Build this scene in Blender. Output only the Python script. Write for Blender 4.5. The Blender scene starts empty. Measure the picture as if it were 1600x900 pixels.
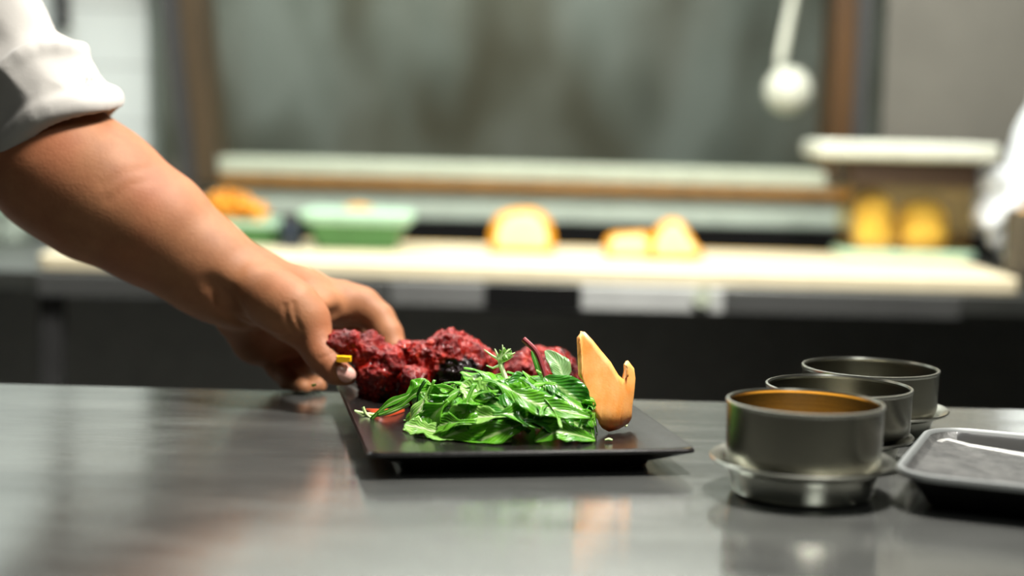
import bpy, bmesh, math, random
import numpy as np
from mathutils import Vector, Matrix, noise

# ------------------------------------------------------------------ camera, world, lights
SC = bpy.context.scene
COL = SC.collection
FPX, HZ = 2500.0, 0.219                     # focal length in pixels of the 1600-wide frame, eye height over the worktop
TOP = 0.90                                  # worktop height
CAMZ = TOP + HZ
PITCH = math.atan((450 - 190) / FPX)
ROLL = math.radians(1.45)
CM = (Matrix.Translation((0, 0, CAMZ)) @ Matrix.Rotation(math.pi / 2 - PITCH, 4, 'X') @ Matrix.Rotation(ROLL, 4, 'Z'))
cam = bpy.data.cameras.new('camera'); cam.sensor_width = 36; cam.lens = 36 * FPX / 1600
cam.clip_start = .02
cam.dof.use_dof = True; cam.dof.focus_distance = 1.095; cam.dof.aperture_fstop = 2.6
camo = bpy.data.objects.new('camera', cam); COL.objects.link(camo); camo.matrix_world = CM
SC.camera = camo
SC.view_settings.view_transform = 'Standard'; SC.view_settings.look = 'None'
SC.view_settings.gamma = 1; SC.view_settings.use_curve_mapping = False
SC.view_settings.exposure = 0.0
SC.cycles.caustics_reflective = False; SC.cycles.caustics_refractive = False
W = bpy.data.worlds.new('world'); SC.world = W; W.use_nodes = True
W.node_tree.nodes['Background'].inputs[0].default_value = (.55, .6, .58, 1)
W.node_tree.nodes['Background'].inputs[1].default_value = .15

def area(name, loc, target, sx, sy, power, col=(1, 1, 1)):
    l = bpy.data.lights.new(name, 'AREA'); l.shape = 'RECTANGLE'; l.size = sx; l.size_y = sy
    l.energy = power; l.color = col
    o = bpy.data.objects.new(name, l); COL.objects.link(o); o.location = loc
    o.rotation_euler = (Vector(target) - Vector(loc)).to_track_quat('-Z', 'Y').to_euler()
    return o
LAMPS = [  # name, place, aims at, size, watts, colour
    ('pass_lamp_light', (.32, 1.07, 1.98), (.0, 1.13, .93), (.24, .20), 36, (1, .965, .90)),
    ('strip_lamp_light', (.30, 1.90, 2.10), (.20, 2.40, .9), (1.4, .10), 34, (1, .98, .90)),
    ('fill_lamp_light', (-1.1, 2.3, 2.62), (-1.1, 2.3, 0), (.5, .5), 25, (.95, 1, .98)),  # unseen panel added to brighten the tiled wall
    ('fill_lamp_light', (.6, -.5, 2.62), (.6, -.5, 0), (.6, .6), 4, (.95, 1, .98)),  # unseen frontal fill added behind the camera
    ('store_fill_lamp_light', (-.2, 3.75, 2.58), (-.2, 3.9, 0), (.5, .5), 30, (1, 1, .95)),  # unseen lamp added to brighten the wall behind the pane
]
for n_, p_, t_, s_, w_, c_ in LAMPS:
    area(n_, p_, t_, s_[0], s_[1], w_, c_)

# ------------------------------------------------------------------ helpers
def P(px, py, Y):                            # the point at distance Y that the camera sees at a pixel
    d = CM.to_3x3() @ Vector(((px - 800) / FPX, (450 - py) / FPX, -1))
    o = CM.translation
    return o + d * ((Y - o.y) / d.y)
def G(px, py, z):                            # the point at height z that the camera sees at a pixel
    d = CM.to_3x3() @ Vector(((px - 800) / FPX, (450 - py) / FPX, -1))
    o = CM.translation
    return o + d * ((z - o.z) / d.z)
def sp(n):                                   # pixels at distance -> metres
    return n / FPX

def srgb(r, g, b):
    f = lambda c: (c / 255 / 12.92) if c / 255 <= .04045 else ((c / 255 + .055) / 1.055) ** 2.4
    return (f(r), f(g), f(b), 1)

def tag(o, label=None, cat=None, group=None, kind=None):
    if label: o['label'] = label
    if cat: o['category'] = cat
    if group: o['group'] = group
    if kind: o['kind'] = kind
    return o
def empty(name, loc=(0, 0, 0), rz=0):
    o = bpy.data.objects.new(name, None); COL.objects.link(o); o.location = loc; o.rotation_euler = (0, 0, rz)
    o.empty_display_size = .02
    return o
def mesh_obj(name, verts, faces, mat, parent=None, smooth=True, loc=None, slots=None, auto=None):
    me = bpy.data.meshes.new(name)
    me.from_pydata([tuple(v) for v in verts], [], [tuple(f) for f in faces]); me.validate()
    for m in (mat if isinstance(mat, (list, tuple)) else [mat]): me.materials.append(m)
    if slots is not None and len(slots) == len(me.polygons): me.polygons.foreach_set('material_index', list(slots))
    me.polygons.foreach_set('use_smooth', [smooth] * len(me.polygons))
    me.update()
    o = bpy.data.objects.new(name, me); COL.objects.link(o)
    if auto is not None:
        bm = bmesh.new(); bm.from_mesh(me)
        bmesh.ops.recalc_face_normals(bm, faces=bm.faces)
        for e in bm.edges:
            if len(e.link_faces) == 2 and e.calc_face_angle(0) > auto: e.smooth = False
        bm.to_mesh(me); bm.free()
    if parent: o.parent = parent
    if loc is not None: o.location = loc
    return o
class MB:
    def __init__(s): s.v = []; s.f = []
    def add(s, vs, fs):
        n = len(s.v); s.v += [tuple(v) for v in vs]; s.f += [tuple(i + n for i in f) for f in fs]
        return s
    def box(s, lo, hi, b=.0):
        bm = bmesh.new(); bmesh.ops.create_cube(bm, size=1)
        lo, hi = Vector(lo), Vector(hi)
        for v in bm.verts: v.co = Vector([(lo[i] + hi[i]) / 2 + v.co[i] * (hi[i] - lo[i]) for i in range(3)])
        if b: bmesh.ops.bevel(bm, geom=bm.edges[:], offset=b, segments=2, affect='EDGES', profile=.5)
        bm.verts.index_update()
        s.add([v.co[:] for v in bm.verts], [[v.index for v in f.verts] for f in bm.faces]); bm.free()
        return s
    def loft(s, loops, cap0=True, cap1=True, closed=True):
        n = len(loops[0]); vs = [p for l in loops for p in l]; fs = []
        for k in range(len(loops) - 1):
            for i in range(n if closed else n - 1):
                j = (i + 1) % n
                fs.append((k * n + i, k * n + j, (k + 1) * n + j, (k + 1) * n + i))
        if cap0: fs.append(tuple(reversed(range(n))))
        if cap1: fs.append(tuple((len(loops) - 1) * n + i for i in range(n)))
        return s.add(vs, fs)
    def tube(s, pts, r, n=12, cap=True):
        pts = [Vector(p) for p in pts]; rs = r if isinstance(r, (list, tuple)) else [r] * len(pts)
        loops = []; up = Vector((0.13, .31, 1)).normalized()
        for i, p in enumerate(pts):
            t = (pts[min(i + 1, len(pts) - 1)] - pts[max(i - 1, 0)]).normalized()
            a = t.cross(up).normalized(); b = a.cross(t).normalized()
            loops.append([p + (a * math.cos(2 * math.pi * k / n) + b * math.sin(2 * math.pi * k / n)) * rs[i] for k in range(n)])
        return s.loft(loops, cap, cap)
    def lathe(s, prof, n=96):
        vs = []; fs = []
        for r, z in prof:
            vs += [(r * math.cos(2 * math.pi * k / n), r * math.sin(2 * math.pi * k / n), z) for k in range(n)]
        m = len(prof)
        for k in range(m - 1):
            for i in range(n):
                j = (i + 1) % n
                fs.append((k * n + i, k * n + j, (k + 1) * n + j, (k + 1) * n + i))
        return s.add(vs, fs)
    def build(s, name, mat, parent=None, smooth=True, loc=None, auto=.6):
        return mesh_obj(name, s.v, s.f, mat, parent, smooth, loc, auto=auto)
def rrect(hx, hy, r, z, cx=0, cy=0, n=8):
    out = []
    for (sx, sy, a0) in ((1, 1, 0), (-1, 1, 90), (-1, -1, 180), (1, -1, 270)):
        for k in range(n + 1):
            a = math.radians(a0 + 90 * k / n)
            out.append((cx + sx * (hx - r) + r * math.cos(a), cy + sy * (hy - r) + r * math.sin(a), z))
    return out
def structure(o, name=None):
    o['kind'] = 'structure'; return o
def copy_tree(o, parent=None):
    c = o.copy(); COL.objects.link(c)
    if parent is not None: c.parent = parent
    for ch in list(o.children): copy_tree(ch, c)
    return c

# ---- implicit surfaces: smooth unions of tapered limbs, meshed in numpy
def smin(a, b, k):
    h = np.clip(.5 + .5 * (b - a) / k, 0, 1)
    return b * (1 - h) + a * h - k * h * (1 - h)
class SDF:
    def __init__(s, lo, hi, h):
        s.h = h; s.lo = np.array(lo, float); n = np.ceil((np.array(hi) - s.lo) / h).astype(int) + 1
        s.n = n; s.f = np.full(n, .05, dtype=np.float32)
    def region(s, pts, pad):
        pts = np.array(pts, float)
        a = np.clip(np.floor((pts.min(0) - pad - s.lo) / s.h).astype(int), 0, s.n - 1)
        b = np.clip(np.ceil((pts.max(0) + pad - s.lo) / s.h).astype(int) + 1, 1, s.n)
        ax = [s.lo[i] + s.h * np.arange(a[i], max(b[i], a[i] + 1)) for i in range(3)]
        g = np.meshgrid(*ax, indexing='ij')
        return tuple(slice(a[i], max(b[i], a[i] + 1)) for i in range(3)), g
    @staticmethod
    def dist(g, A, B, ra, rb, flat=None, fs=1.):
        A = np.array(A, float); B = np.array(B, float); d = B - A; L2 = max((d * d).sum(), 1e-12)
        x = [g[i] - A[i] for i in range(3)]
        t = np.clip((x[0] * d[0] + x[1] * d[1] + x[2] * d[2]) / L2, 0, 1)
        v = [x[i] - t * d[i] for i in range(3)]
        q = v[0] ** 2 + v[1] ** 2 + v[2] ** 2
        if flat is not None:
            c = v[0] * flat[0] + v[1] * flat[1] + v[2] * flat[2]
            q = q + (fs * fs - 1) * c * c
        return np.sqrt(np.maximum(q, 0)) - (ra + (rb - ra) * t)
    def cone(s, A, B, ra, rb, k=.006, flat=None, fs=1.):
        sl, g = s.region([A, B], max(ra, rb) + k + .012)
        s.f[sl] = smin(s.f[sl], s.dist(g, A, B, ra, rb, flat, fs), k); return s
    def cut(s, A, B, ra, rb, k=.003, flat=None, fs=1.):
        sl, g = s.region([A, B], max(ra, rb) + k + .012)
        s.f[sl] = -smin(-s.f[sl], s.dist(g, A, B, ra, rb, flat, fs), k); return s
    def chain(s, pts, rs, k=.006, **kw):
        for i in range(len(pts) - 1): s.cone(pts[i], pts[i + 1], rs[i], rs[i + 1], k, **kw)
        return s
    def mesh(s):
        f = s.f; ins = f < 0; nx, ny, nz = f.shape
        cs = [(i, j, k) for i in (0, 1) for j in (0, 1) for k in (0, 1)]
        sub = lambda a, c: a[c[0]:nx - 1 + c[0], c[1]:ny - 1 + c[1], c[2]:nz - 1 + c[2]]
        cnt = sum(sub(ins, c).astype(np.int8) for c in cs)
        act = np.argwhere((cnt > 0) & (cnt < 8)); N = len(act)
        idx = np.full((nx - 1, ny - 1, nz - 1), -1, dtype=np.int64); idx[tuple(act.T)] = np.arange(N)
        acc = np.zeros((N, 3)); num = np.zeros(N)
        val = {c: f[act[:, 0] + c[0], act[:, 1] + c[1], act[:, 2] + c[2]].astype(float) for c in cs}
        for c in cs:
            for ax in range(3):
                if c[ax] == 0:
                    d = list(c); d[ax] = 1; d = tuple(d)
                    a, b = val[c], val[d]; m = (a < 0) != (b < 0)
                    t = np.where(m, a / np.where(np.abs(a - b) < 1e-12, 1, a - b), 0)
                    p = np.tile(np.array(c, float), (N, 1)); p[:, ax] = t
                    acc[m] += p[m]; num[m] += 1
        V = s.lo + s.h * (act + acc / num[:, None])
        F = []
        for ax in range(3):
            u, v = (ax + 1) % 3, (ax + 2) % 3
            s0 = [slice(1, -1)] * 3; s1 = [slice(1, -1)] * 3
            s0[ax] = slice(0, -1); s1[ax] = slice(1, None)
            A_, B_ = ins[tuple(s0)], ins[tuple(s1)]
            for flip in (0, 1):
                e = np.argwhere((A_ & ~B_) if not flip else (~A_ & B_))
                off = np.ones(3, int); off[ax] = 0
                e = e + off
                q = []
                for du, dv in ((0, 0), (-1, 0), (-1, -1), (0, -1)):
                    c = e.copy(); c[:, u] += du; c[:, v] += dv
                    q.append(idx[c[:, 0], c[:, 1], c[:, 2]])
                q = np.stack(q, 1)
                F.append(q if not flip else q[:, ::-1])
        F = np.concatenate(F); F = F[(F >= 0).all(1)]
        return V, F
def relax(V, F, it=2, lam=.5):
    e = np.concatenate([F[:, [0, 1]], F[:, [1, 2]], F[:, [2, 3]], F[:, [3, 0]]])
    for _ in range(it):
        acc = np.zeros_like(V); n = np.zeros(len(V))
        np.add.at(acc, e[:, 0], V[e[:, 1]]); np.add.at(n, e[:, 0], 1)
        np.add.at(acc, e[:, 1], V[e[:, 0]]); np.add.at(n, e[:, 1], 1)
        V = V * (1 - lam) + lam * acc / np.maximum(n, 1)[:, None]
    return V

# ------------------------------------------------------------------ materials
class NT:
    def __init__(s, name):
        s.m = bpy.data.materials.new(name); s.m.use_nodes = True; s.t = s.m.node_tree
        s.b = s.t.nodes['Principled BSDF']; s.out = s.t.nodes['Material Output']
    def n(s, kind, **kw):
        x = s.t.nodes.new(kind)
        for k, v in kw.items():
            if k in x.inputs: x.inputs[k].default_value = v
            else: setattr(x, k, v)
        return x
    def l(s, a, b): s.t.links.new(a, b)
    def coord(s, scale=(1, 1, 1), out='Object'):
        c = s.n('ShaderNodeTexCoord'); m = s.n('ShaderNodeMapping'); m.inputs['Scale'].default_value = scale
        s.l(c.outputs[out], m.inputs[0]); return m.outputs[0]
    def noise(s, vec, scale, detail=4, rough=.55):
        x = s.n('ShaderNodeTexNoise'); x.inputs['Scale'].default_value = scale; x.inputs['Detail'].default_value = detail
        x.inputs['Roughness'].default_value = rough; s.l(vec, x.inputs['Vector']); return x.outputs['Fac']
    def ramp(s, fac, stops):
        r = s.n('ShaderNodeValToRGB'); e = r.color_ramp.elements
        while len(e) < len(stops): e.new(.5)
        for i, (p, c) in enumerate(stops):
            e[i].position = p; e[i].color = c if len(c) == 4 else (*c, 1)
        s.l(fac, r.inputs[0]); return r.outputs[0]
    def mixc(s, fac, a, b):
        x = s.n('ShaderNodeMix'); x.data_type = 'RGBA'
        for v, k in ((fac, 0), (a, 6), (b, 7)):
            if hasattr(v, 'links'): s.l(v, x.inputs[k])
            else: x.inputs[k].default_value = v
        return x.outputs[2]
    def bump(s, h, strength, dist):
        x = s.n('ShaderNodeBump'); x.inputs['Strength'].default_value = strength; x.inputs['Distance'].default_value = dist
        s.l(h, x.inputs['Height']); s.l(x.outputs[0], s.b.inputs['Normal']); return x
    def set(s, **kw):
        for k, v in kw.items():
            k = {'base': 'Base Color', 'rough': 'Roughness', 'metal': 'Metallic', 'coat': 'Coat Weight', 'coatr': 'Coat Roughness',
                 'sss': 'Subsurface Weight', 'spec': 'Specular IOR Level', 'trans': 'Transmission Weight', 'aniso': 'Anisotropic'}.get(k, k)
            if hasattr(v, 'links'): s.l(v, s.b.inputs[k])
            else: s.b.inputs[k].default_value = v
        return s
def plain(name, col, rough=.5, metal=0., var=.08, scale=30, **kw):
    m = NT(name); f = m.noise(m.coord(), scale)
    d = tuple(c * (1 - var) for c in col[:3]) + (1,); u = tuple(min(1, c * (1 + var)) for c in col[:3]) + (1,)
    m.set(base=m.ramp(f, [(.3, d), (.7, u)]), rough=rough, metal=metal, **kw)
    return m.m

def steel_worktop():
    m = NT('worn_steel')
    v = m.coord()
    st = m.noise(m.coord((5, 90, 90)), 6, 4, .6)           # brushed along x
    big = m.noise(m.coord((1.6, 5, 1)), 3.0, 4, .6)
    smear = m.noise(m.coord((2.2, 9, 1)), 4.0, 5, .6)
    m.set(base=m.ramp(big, [(.28, srgb(128, 130, 127)), (.72, srgb(166, 168, 164))]), metal=.82)
    r1 = m.n('ShaderNodeMapRange'); r1.inputs[1].default_value = .35; r1.inputs[2].default_value = .7
    r1.inputs[3].default_value = .07; r1.inputs[4].default_value = .20; m.l(smear, r1.inputs[0])
    m.set(rough=r1.outputs[0])
    mx = m.n('ShaderNodeMath', operation='MULTIPLY_ADD'); m.l(smear, mx.inputs[0]); mx.inputs[1].default_value = 1.2; m.l(st, mx.inputs[2])
    m.bump(mx.outputs[0], .09, .0010)
    return m.m
def steel(name, col, rough, aniso=0, scale=(3, 3, 90), var=.12, metal=1., bump=.04):
    m = NT(name); f = m.noise(m.coord(scale), 8, 4)
    g = m.noise(m.coord(), 25, 4)
    d = tuple(c * (1 - var) for c in col[:3]) + (1,); u = tuple(min(1, c * (1 + var)) for c in col[:3]) + (1,)
    m.set(base=m.ramp(g, [(.3, d), (.7, u)]), metal=metal, rough=rough, aniso=aniso)
    m.bump(f, bump, .0006)
    return m.m
def emis(name, col, s):
    m = NT(name); m.set(base=(.8, .8, .8, 1)); m.b.inputs['Emission Color'].default_value = col; m.b.inputs['Emission Strength'].default_value = s
    return m.m
def tiles():
    m = NT('white_tile'); b = m.n('ShaderNodeTexBrick'); b.offset = .5
    c = m.n('ShaderNodeTexCoord'); sx = m.n('ShaderNodeSeparateXYZ'); cx = m.n('ShaderNodeCombineXYZ')
    m.l(c.outputs['Object'], sx.inputs[0]); m.l(sx.outputs[0], cx.inputs[0]); m.l(sx.outputs[2], cx.inputs[1])
    m.l(cx.outputs[0], b.inputs['Vector'])
    b.inputs['Color1'].default_value = srgb(205, 212, 210); b.inputs['Color2'].default_value = srgb(198, 206, 204)
    b.inputs['Mortar'].default_value = srgb(170, 176, 174); b.inputs['Scale'].default_value = 1
    b.inputs['Mortar Size'].default_value = .003; b.inputs['Brick Width'].default_value = .4; b.inputs['Row Height'].default_value = .1
    m.set(base=b.outputs[0], rough=.3); return m.m
def mottled():  # blurred reflections in the pane, painted as blotches on the wall behind
    m = NT('reflection_blotches'); v = m.coord()
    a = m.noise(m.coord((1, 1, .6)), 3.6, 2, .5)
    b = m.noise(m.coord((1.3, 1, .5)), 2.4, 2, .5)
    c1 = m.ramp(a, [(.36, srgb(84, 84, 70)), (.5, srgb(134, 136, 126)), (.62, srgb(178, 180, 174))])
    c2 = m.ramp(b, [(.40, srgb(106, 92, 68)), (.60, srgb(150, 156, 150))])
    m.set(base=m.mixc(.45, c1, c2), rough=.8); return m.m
def glass_pane():
    m = NT('window_glass'); t = m.n('ShaderNodeBsdfTransparent'); t.inputs[0].default_value = (.86, .90, .87, 1)
    g = m.n('ShaderNodeBsdfGlossy'); g.inputs['Roughness'].default_value = .25
    mx = m.n('ShaderNodeMixShader'); mx.inputs[0].default_value = .03
    m.l(t.outputs[0], mx.inputs[1]); m.l(g.outputs[0], mx.inputs[2]); m.l(mx.outputs[0], m.out.inputs[0]); return m.m
def clear_plastic(name, tint, gl=.1, haze=.2, hcol=(.5, .4, .25, 1)):
    m = NT(name); t = m.n('ShaderNodeBsdfTransparent'); t.inputs[0].default_value = tint
    g = m.n('ShaderNodeBsdfGlossy'); g.inputs['Roughness'].default_value = .12
    d = m.n('ShaderNodeBsdfDiffuse'); d.inputs[0].default_value = hcol
    m1 = m.n('ShaderNodeMixShader'); m1.inputs[0].default_value = haze; m.l(t.outputs[0], m1.inputs[1]); m.l(d.outputs[0], m1.inputs[2])
    m2 = m.n('ShaderNodeMixShader'); m2.inputs[0].default_value = gl; m.l(m1.outputs[0], m2.inputs[1]); m.l(g.outputs[0], m2.inputs[2])
    m.l(m2.outputs[0], m.out.inputs[0]); return m.m
def wood(name, a, b, rough=.45):
    m = NT(name); f = m.noise(m.coord((20, 20, 1.5)), 3, 5)
    m.set(base=m.ramp(f, [(.3, a), (.7, b)]), rough=rough); return m.m
def skin_mat():
    m = NT('skin'); v = m.coord()
    a = m.noise(v, 38, 5, .6); b = m.noise(v, 420, 3, .6); c = m.noise(v, 12, 2)
    base = m.mixc(a, srgb(118, 74, 48), srgb(172, 119, 82))
    base = m.mixc(m.ramp(c, [(.45, (0, 0, 0)), (.75, (.5, .5, .5))]), base, srgb(158, 86, 58))
    m.set(base=base, rough=.58, sss=.05, spec=.28)
    m.b.inputs['Subsurface Radius'].default_value = (.6, .22, .12); m.b.inputs['Subsurface Scale'].default_value = .006
    mx = m.n('ShaderNodeMath', operation='MULTIPLY_ADD'); m.l(a, mx.inputs[0]); mx.inputs[1].default_value = 1.5; m.l(b, mx.inputs[2])
    m.bump(mx.outputs[0], .25, .0010); return m.m
def cloth(name, col):
    m = NT(name); f = m.noise(m.coord(), 14, 4); w = m.noise(m.coord((1, 1, 1)), 500, 2)
    d = tuple(c * .9 for c in col[:3]) + (1,)
    m.set(base=m.ramp(f, [(.3, d), (.7, col)]), rough=.85); m.b.inputs['Sheen Weight'].default_value = .2
    m.bump(w, .15, .0006); return m.m
def meat_mat(name, spot=None):
    m = NT(name); v = m.coord()
    a = m.noise(v, 60, 6, .65); b = m.noise(v, 190, 5, .7); c = m.noise(v, 34, 5, .6); d = m.noise(v, 430, 3, .6)
    col = m.ramp(a, [(.30, srgb(56, 3, 3)), (.46, srgb(112, 8, 4)), (.60, srgb(160, 26, 10)), (.78, srgb(196, 78, 30))])
    if spot:                                                  # burnt patch, also painting in the shade under the overhang
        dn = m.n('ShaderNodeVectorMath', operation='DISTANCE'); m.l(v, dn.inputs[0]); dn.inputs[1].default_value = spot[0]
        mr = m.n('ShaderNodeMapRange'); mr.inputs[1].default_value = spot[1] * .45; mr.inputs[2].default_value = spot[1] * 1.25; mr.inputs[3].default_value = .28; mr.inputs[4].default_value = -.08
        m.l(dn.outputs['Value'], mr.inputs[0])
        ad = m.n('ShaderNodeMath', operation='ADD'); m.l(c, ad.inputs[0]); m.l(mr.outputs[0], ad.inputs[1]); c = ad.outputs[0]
    cm = m.ramp(c, [(.54, (0, 0, 0)), (.62, (1, 1, 1))])
    col = m.mixc(cm, col, srgb(22, 7, 7))
    m.set(spec=m.ramp(cm, [(0, (.20, .20, .20)), (1, (.10, .10, .10))]))
    col = m.mixc(m.ramp(b, [(.60, (0, 0, 0)), (.72, (.7, .7, .7))]), col, srgb(40, 12, 10))
    m.set(base=col, rough=m.ramp(b, [(.3, (.10, .10, .10)), (.7, (.30, .30, .30))]), sss=.03, coat=.20, coatr=.08)
    m.b.inputs['Subsurface Scale'].default_value = .004
    mx = m.n('ShaderNodeMath', operation='MULTIPLY_ADD'); m.l(b, mx.inputs[0]); mx.inputs[1].default_value = 2.0; m.l(d, mx.inputs[2])
    m.bump(mx.outputs[0], .6, .0026); return m.m
def leaf_mat(name, dark, light, rib, vein=.35):
    m = NT(name)
    uv = m.n('ShaderNodeTexCoord'); sep = m.n('ShaderNodeSeparateXYZ'); m.l(uv.outputs['UV'], sep.inputs[0])
    a = m.noise(m.coord(), 90, 4)
    col = m.ramp(a, [(.3, dark), (.7, light)])
    d = m.n('ShaderNodeMath', operation='SUBTRACT'); m.l(sep.outputs[1], d.inputs[0]); d.inputs[1].default_value = .5
    ab = m.n('ShaderNodeMath', operation='ABSOLUTE'); m.l(d.outputs[0], ab.inputs[0])
    ribf = m.ramp(ab.outputs[0], [(.03, (1, 1, 1)), (.09, (0, 0, 0))])
    # side veins
    k = m.n('ShaderNodeMath', operation='MULTIPLY_ADD'); m.l(ab.outputs[0], k.inputs[0]); k.inputs[1].default_value = -.7; m.l(sep.outputs[0], k.inputs[2])
    s = m.n('ShaderNodeMath', operation='MULTIPLY'); m.l(k.outputs[0], s.inputs[0]); s.inputs[1].default_value = 62
    sn = m.n('ShaderNodeMath', operation='SINE'); m.l(s.outputs[0], sn.inputs[0])
    vf = m.ramp(sn.outputs[0], [(.86, (0, 0, 0)), (1., (vein, vein, vein))])
    col = m.mixc(vf, col, rib); col = m.mixc(ribf, col, rib)
    m.set(base=col, rough=.24, spec=.5, sss=.0)
    hh = m.n('ShaderNodeMath', operation='ADD'); m.l(a, hh.inputs[0]); m.l(sn.outputs[0], hh.inputs[1])
    m.bump(hh.outputs[0], .25, .0006)
    tr = m.n('ShaderNodeBsdfTranslucent'); m.l(col, tr.inputs[0])
    mx = m.n('ShaderNodeMixShader'); mx.inputs[0].default_value = .38
    m.l(m.b.outputs[0], mx.inputs[1]); m.l(tr.outputs[0], mx.inputs[2]); m.l(mx.outputs[0], m.out.inputs[0])
    return m.m
def carrot_mat():
    m = NT('carrot_flesh'); a = m.noise(m.coord((1, 1, .5)), 120, 4); b = m.noise(m.coord(), 700, 2)
    m.set(base=m.ramp(a, [(.3, srgb(246, 160, 76)), (.7, srgb(252, 188, 116))]), rough=.42, sss=.25)
    m.b.inputs['Subsurface Radius'].default_value = (1, .4, .15); m.b.inputs['Subsurface Scale'].default_value = .004
    m.bump(b, .12, .0006); return m.m
def plate_mat():
    m = NT('black_glaze'); f = m.noise(m.coord((30, 3, 3)), 6, 5, .6); g = m.noise(m.coord(), 120, 3)
    m.set(base=m.ramp(g, [(.3, srgb(20, 18, 17)), (.7, srgb(30, 27, 25))]), rough=.2, spec=.5)
    m.bump(f, .25, .0007); return m.m
def pan_mat():
    m = NT('seasoned_iron'); a = m.noise(m.coord((1, 1, .25)), 85, 5, .65); b = m.noise(m.coord(), 260, 3)
    m.set(base=m.ramp(a, [(.35, srgb(46, 46, 45)), (.65, srgb(80, 80, 78))]), metal=.3, rough=.5)
    m.bump(b, .45, .0014); return m.m

M = {}
M['worktop'] = steel_worktop()
M['steel'] = steel('brushed_steel', srgb(168, 168, 162), .30)
M['cup'] = steel('cup_steel', srgb(124, 122, 110), .27, scale=(2, 2, 160), bump=.06)
M['saucer'] = steel('saucer_steel', srgb(186, 186, 176), .27)
M['dull_steel'] = steel('dull_steel', srgb(120, 122, 118), .42)
M['apron_lit'] = plain('lit_apron_steel', srgb(168, 170, 168), .5, 0, var=.15, scale=9)  # light on the apron lip put into a paler base colour
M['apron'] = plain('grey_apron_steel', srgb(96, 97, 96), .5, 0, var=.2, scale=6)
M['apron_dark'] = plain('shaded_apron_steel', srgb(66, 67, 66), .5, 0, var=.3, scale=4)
M['jet'] = plain('jet_black_upstand', srgb(16, 16, 16), .8, spec=.1)
M['black'] = plain('black_panel', srgb(52, 52, 52), .7)
M['under'] = plain('under_counter_grey', srgb(160, 160, 157), .7)
M['dark'] = plain('dark_grey', srgb(50, 51, 51), .6)
M['floor'] = plain('dark_floor_tile', srgb(84, 84, 80), .6, var=.2)
M['ceil'] = plain('ceiling_paint', srgb(124, 126, 122), .8)
M['wallp'] = plain('grey_wall_paint', srgb(88, 90, 86), .7)
M['panel'] = plain('grey_cladding', srgb(112, 110, 102), .5, .2, var=.14, scale=5)
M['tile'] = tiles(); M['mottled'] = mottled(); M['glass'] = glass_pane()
M['sill'] = plain('pale_sill', srgb(180, 188, 168), .45)
M['ledge'] = plain('pale_green_ledge', srgb(176, 190, 178), .5)
M['wood'] = wood('brown_timber', srgb(58, 38, 12), srgb(82, 54, 18))
M['wood3'] = wood('golden_timber', srgb(120, 86, 40), srgb(150, 108, 52))
M['wood2'] = wood('dull_timber', srgb(58, 48, 34), srgb(84, 68, 46))
M['board'] = plain('cream_board', srgb(222, 210, 178), .5, var=.05)
M['board_edge'] = plain('honey_board_edge', srgb(222, 178, 92), .5)
M['rind'] = plain('yellow_rind', srgb(220, 148, 10), .45, var=.1)
M['flesh'] = plain('pale_yellow_flesh', srgb(250, 230, 164), .5, var=.05)
M['tub'] = plain('green_tub_plastic', srgb(66, 118, 66), .4)
M['tub_rim'] = plain('pale_tub_rim', srgb(176, 212, 186), .4)
M['orange_food'] = plain('grated_orange', srgb(240, 152, 34), .5, var=.35, scale=160)
M['white_lid'] = plain('pale_lid', srgb(208, 212, 198), .4)
M['amber'] = clear_plastic('amber_plastic', (.99, .94, .80, 1), .04, .05, (.40, .26, .11, 1))
M['yellow_food'] = plain('yellow_food', srgb(252, 214, 110), .55, var=.2, scale=60)
M['skin'] = skin_mat()
M['nail'] = plain('thumbnail', srgb(226, 172, 160), .25, var=.03)
M['jacket'] = cloth('white_jacket', srgb(178, 174, 168))
M['glove'] = plain('white_glove', srgb(226, 232, 236), .4)
M['jacket2'] = cloth('bright_white_jacket', srgb(228, 234, 238))
M['meat'] = meat_mat('tandoori_crust'); M['meat_char_shade'] = meat_mat('charred_shaded_crust', ((.004, -.022, .020), .024))
M['pepper'] = plain('yellow_pepper', srgb(250, 186, 10), .3)
M['tomato'] = plain('tomato', srgb(214, 84, 48), .3, var=.12, scale=80)
M['leaf'] = leaf_mat('rocket_leaf', srgb(58, 138, 20), srgb(120, 196, 44), srgb(196, 224, 150))
M['leaf2'] = leaf_mat('pale_leaf', srgb(112, 180, 60), srgb(178, 220, 120), srgb(226, 238, 190), .2)
M['leaf3'] = leaf_mat('deep_leaf', srgb(34, 104, 24), srgb(70, 150, 40), srgb(150, 190, 110))
M['stem'] = plain('pale_stem', srgb(196, 224, 146), .35)
M['frisee'] = plain('frisee_white', srgb(222, 236, 184), .35)
M['red_stem'] = plain('beet_stem', srgb(128, 40, 48), .35)
M['carrot'] = carrot_mat(); M['plate'] = plate_mat(); M['pan'] = pan_mat()
M['pan_black'] = plain('seasoned_black', srgb(18, 18, 19), .22)
M['pan_edge'] = plain('ridge_highlight_grey', srgb(150, 150, 147), .5, .2, var=.3, scale=300)  # pale grey painting the grazing light along the tray's inner ridge
M['pan_rim'] = plain('worn_pan_rim', srgb(116, 119, 118), .5, .3)
M['pan_out'] = plain('black_pan_outside', srgb(14, 14, 14), .75, spec=.1)
M['sauce'] = plain('yellow_sauce', srgb(206, 142, 44), .3)
M['lamp'] = emis('lamp_diffuser', (1, .98, .92, 1), 3.0)
M['pot'] = steel('grey_pot_steel', srgb(96, 92, 88), .45)

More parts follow.
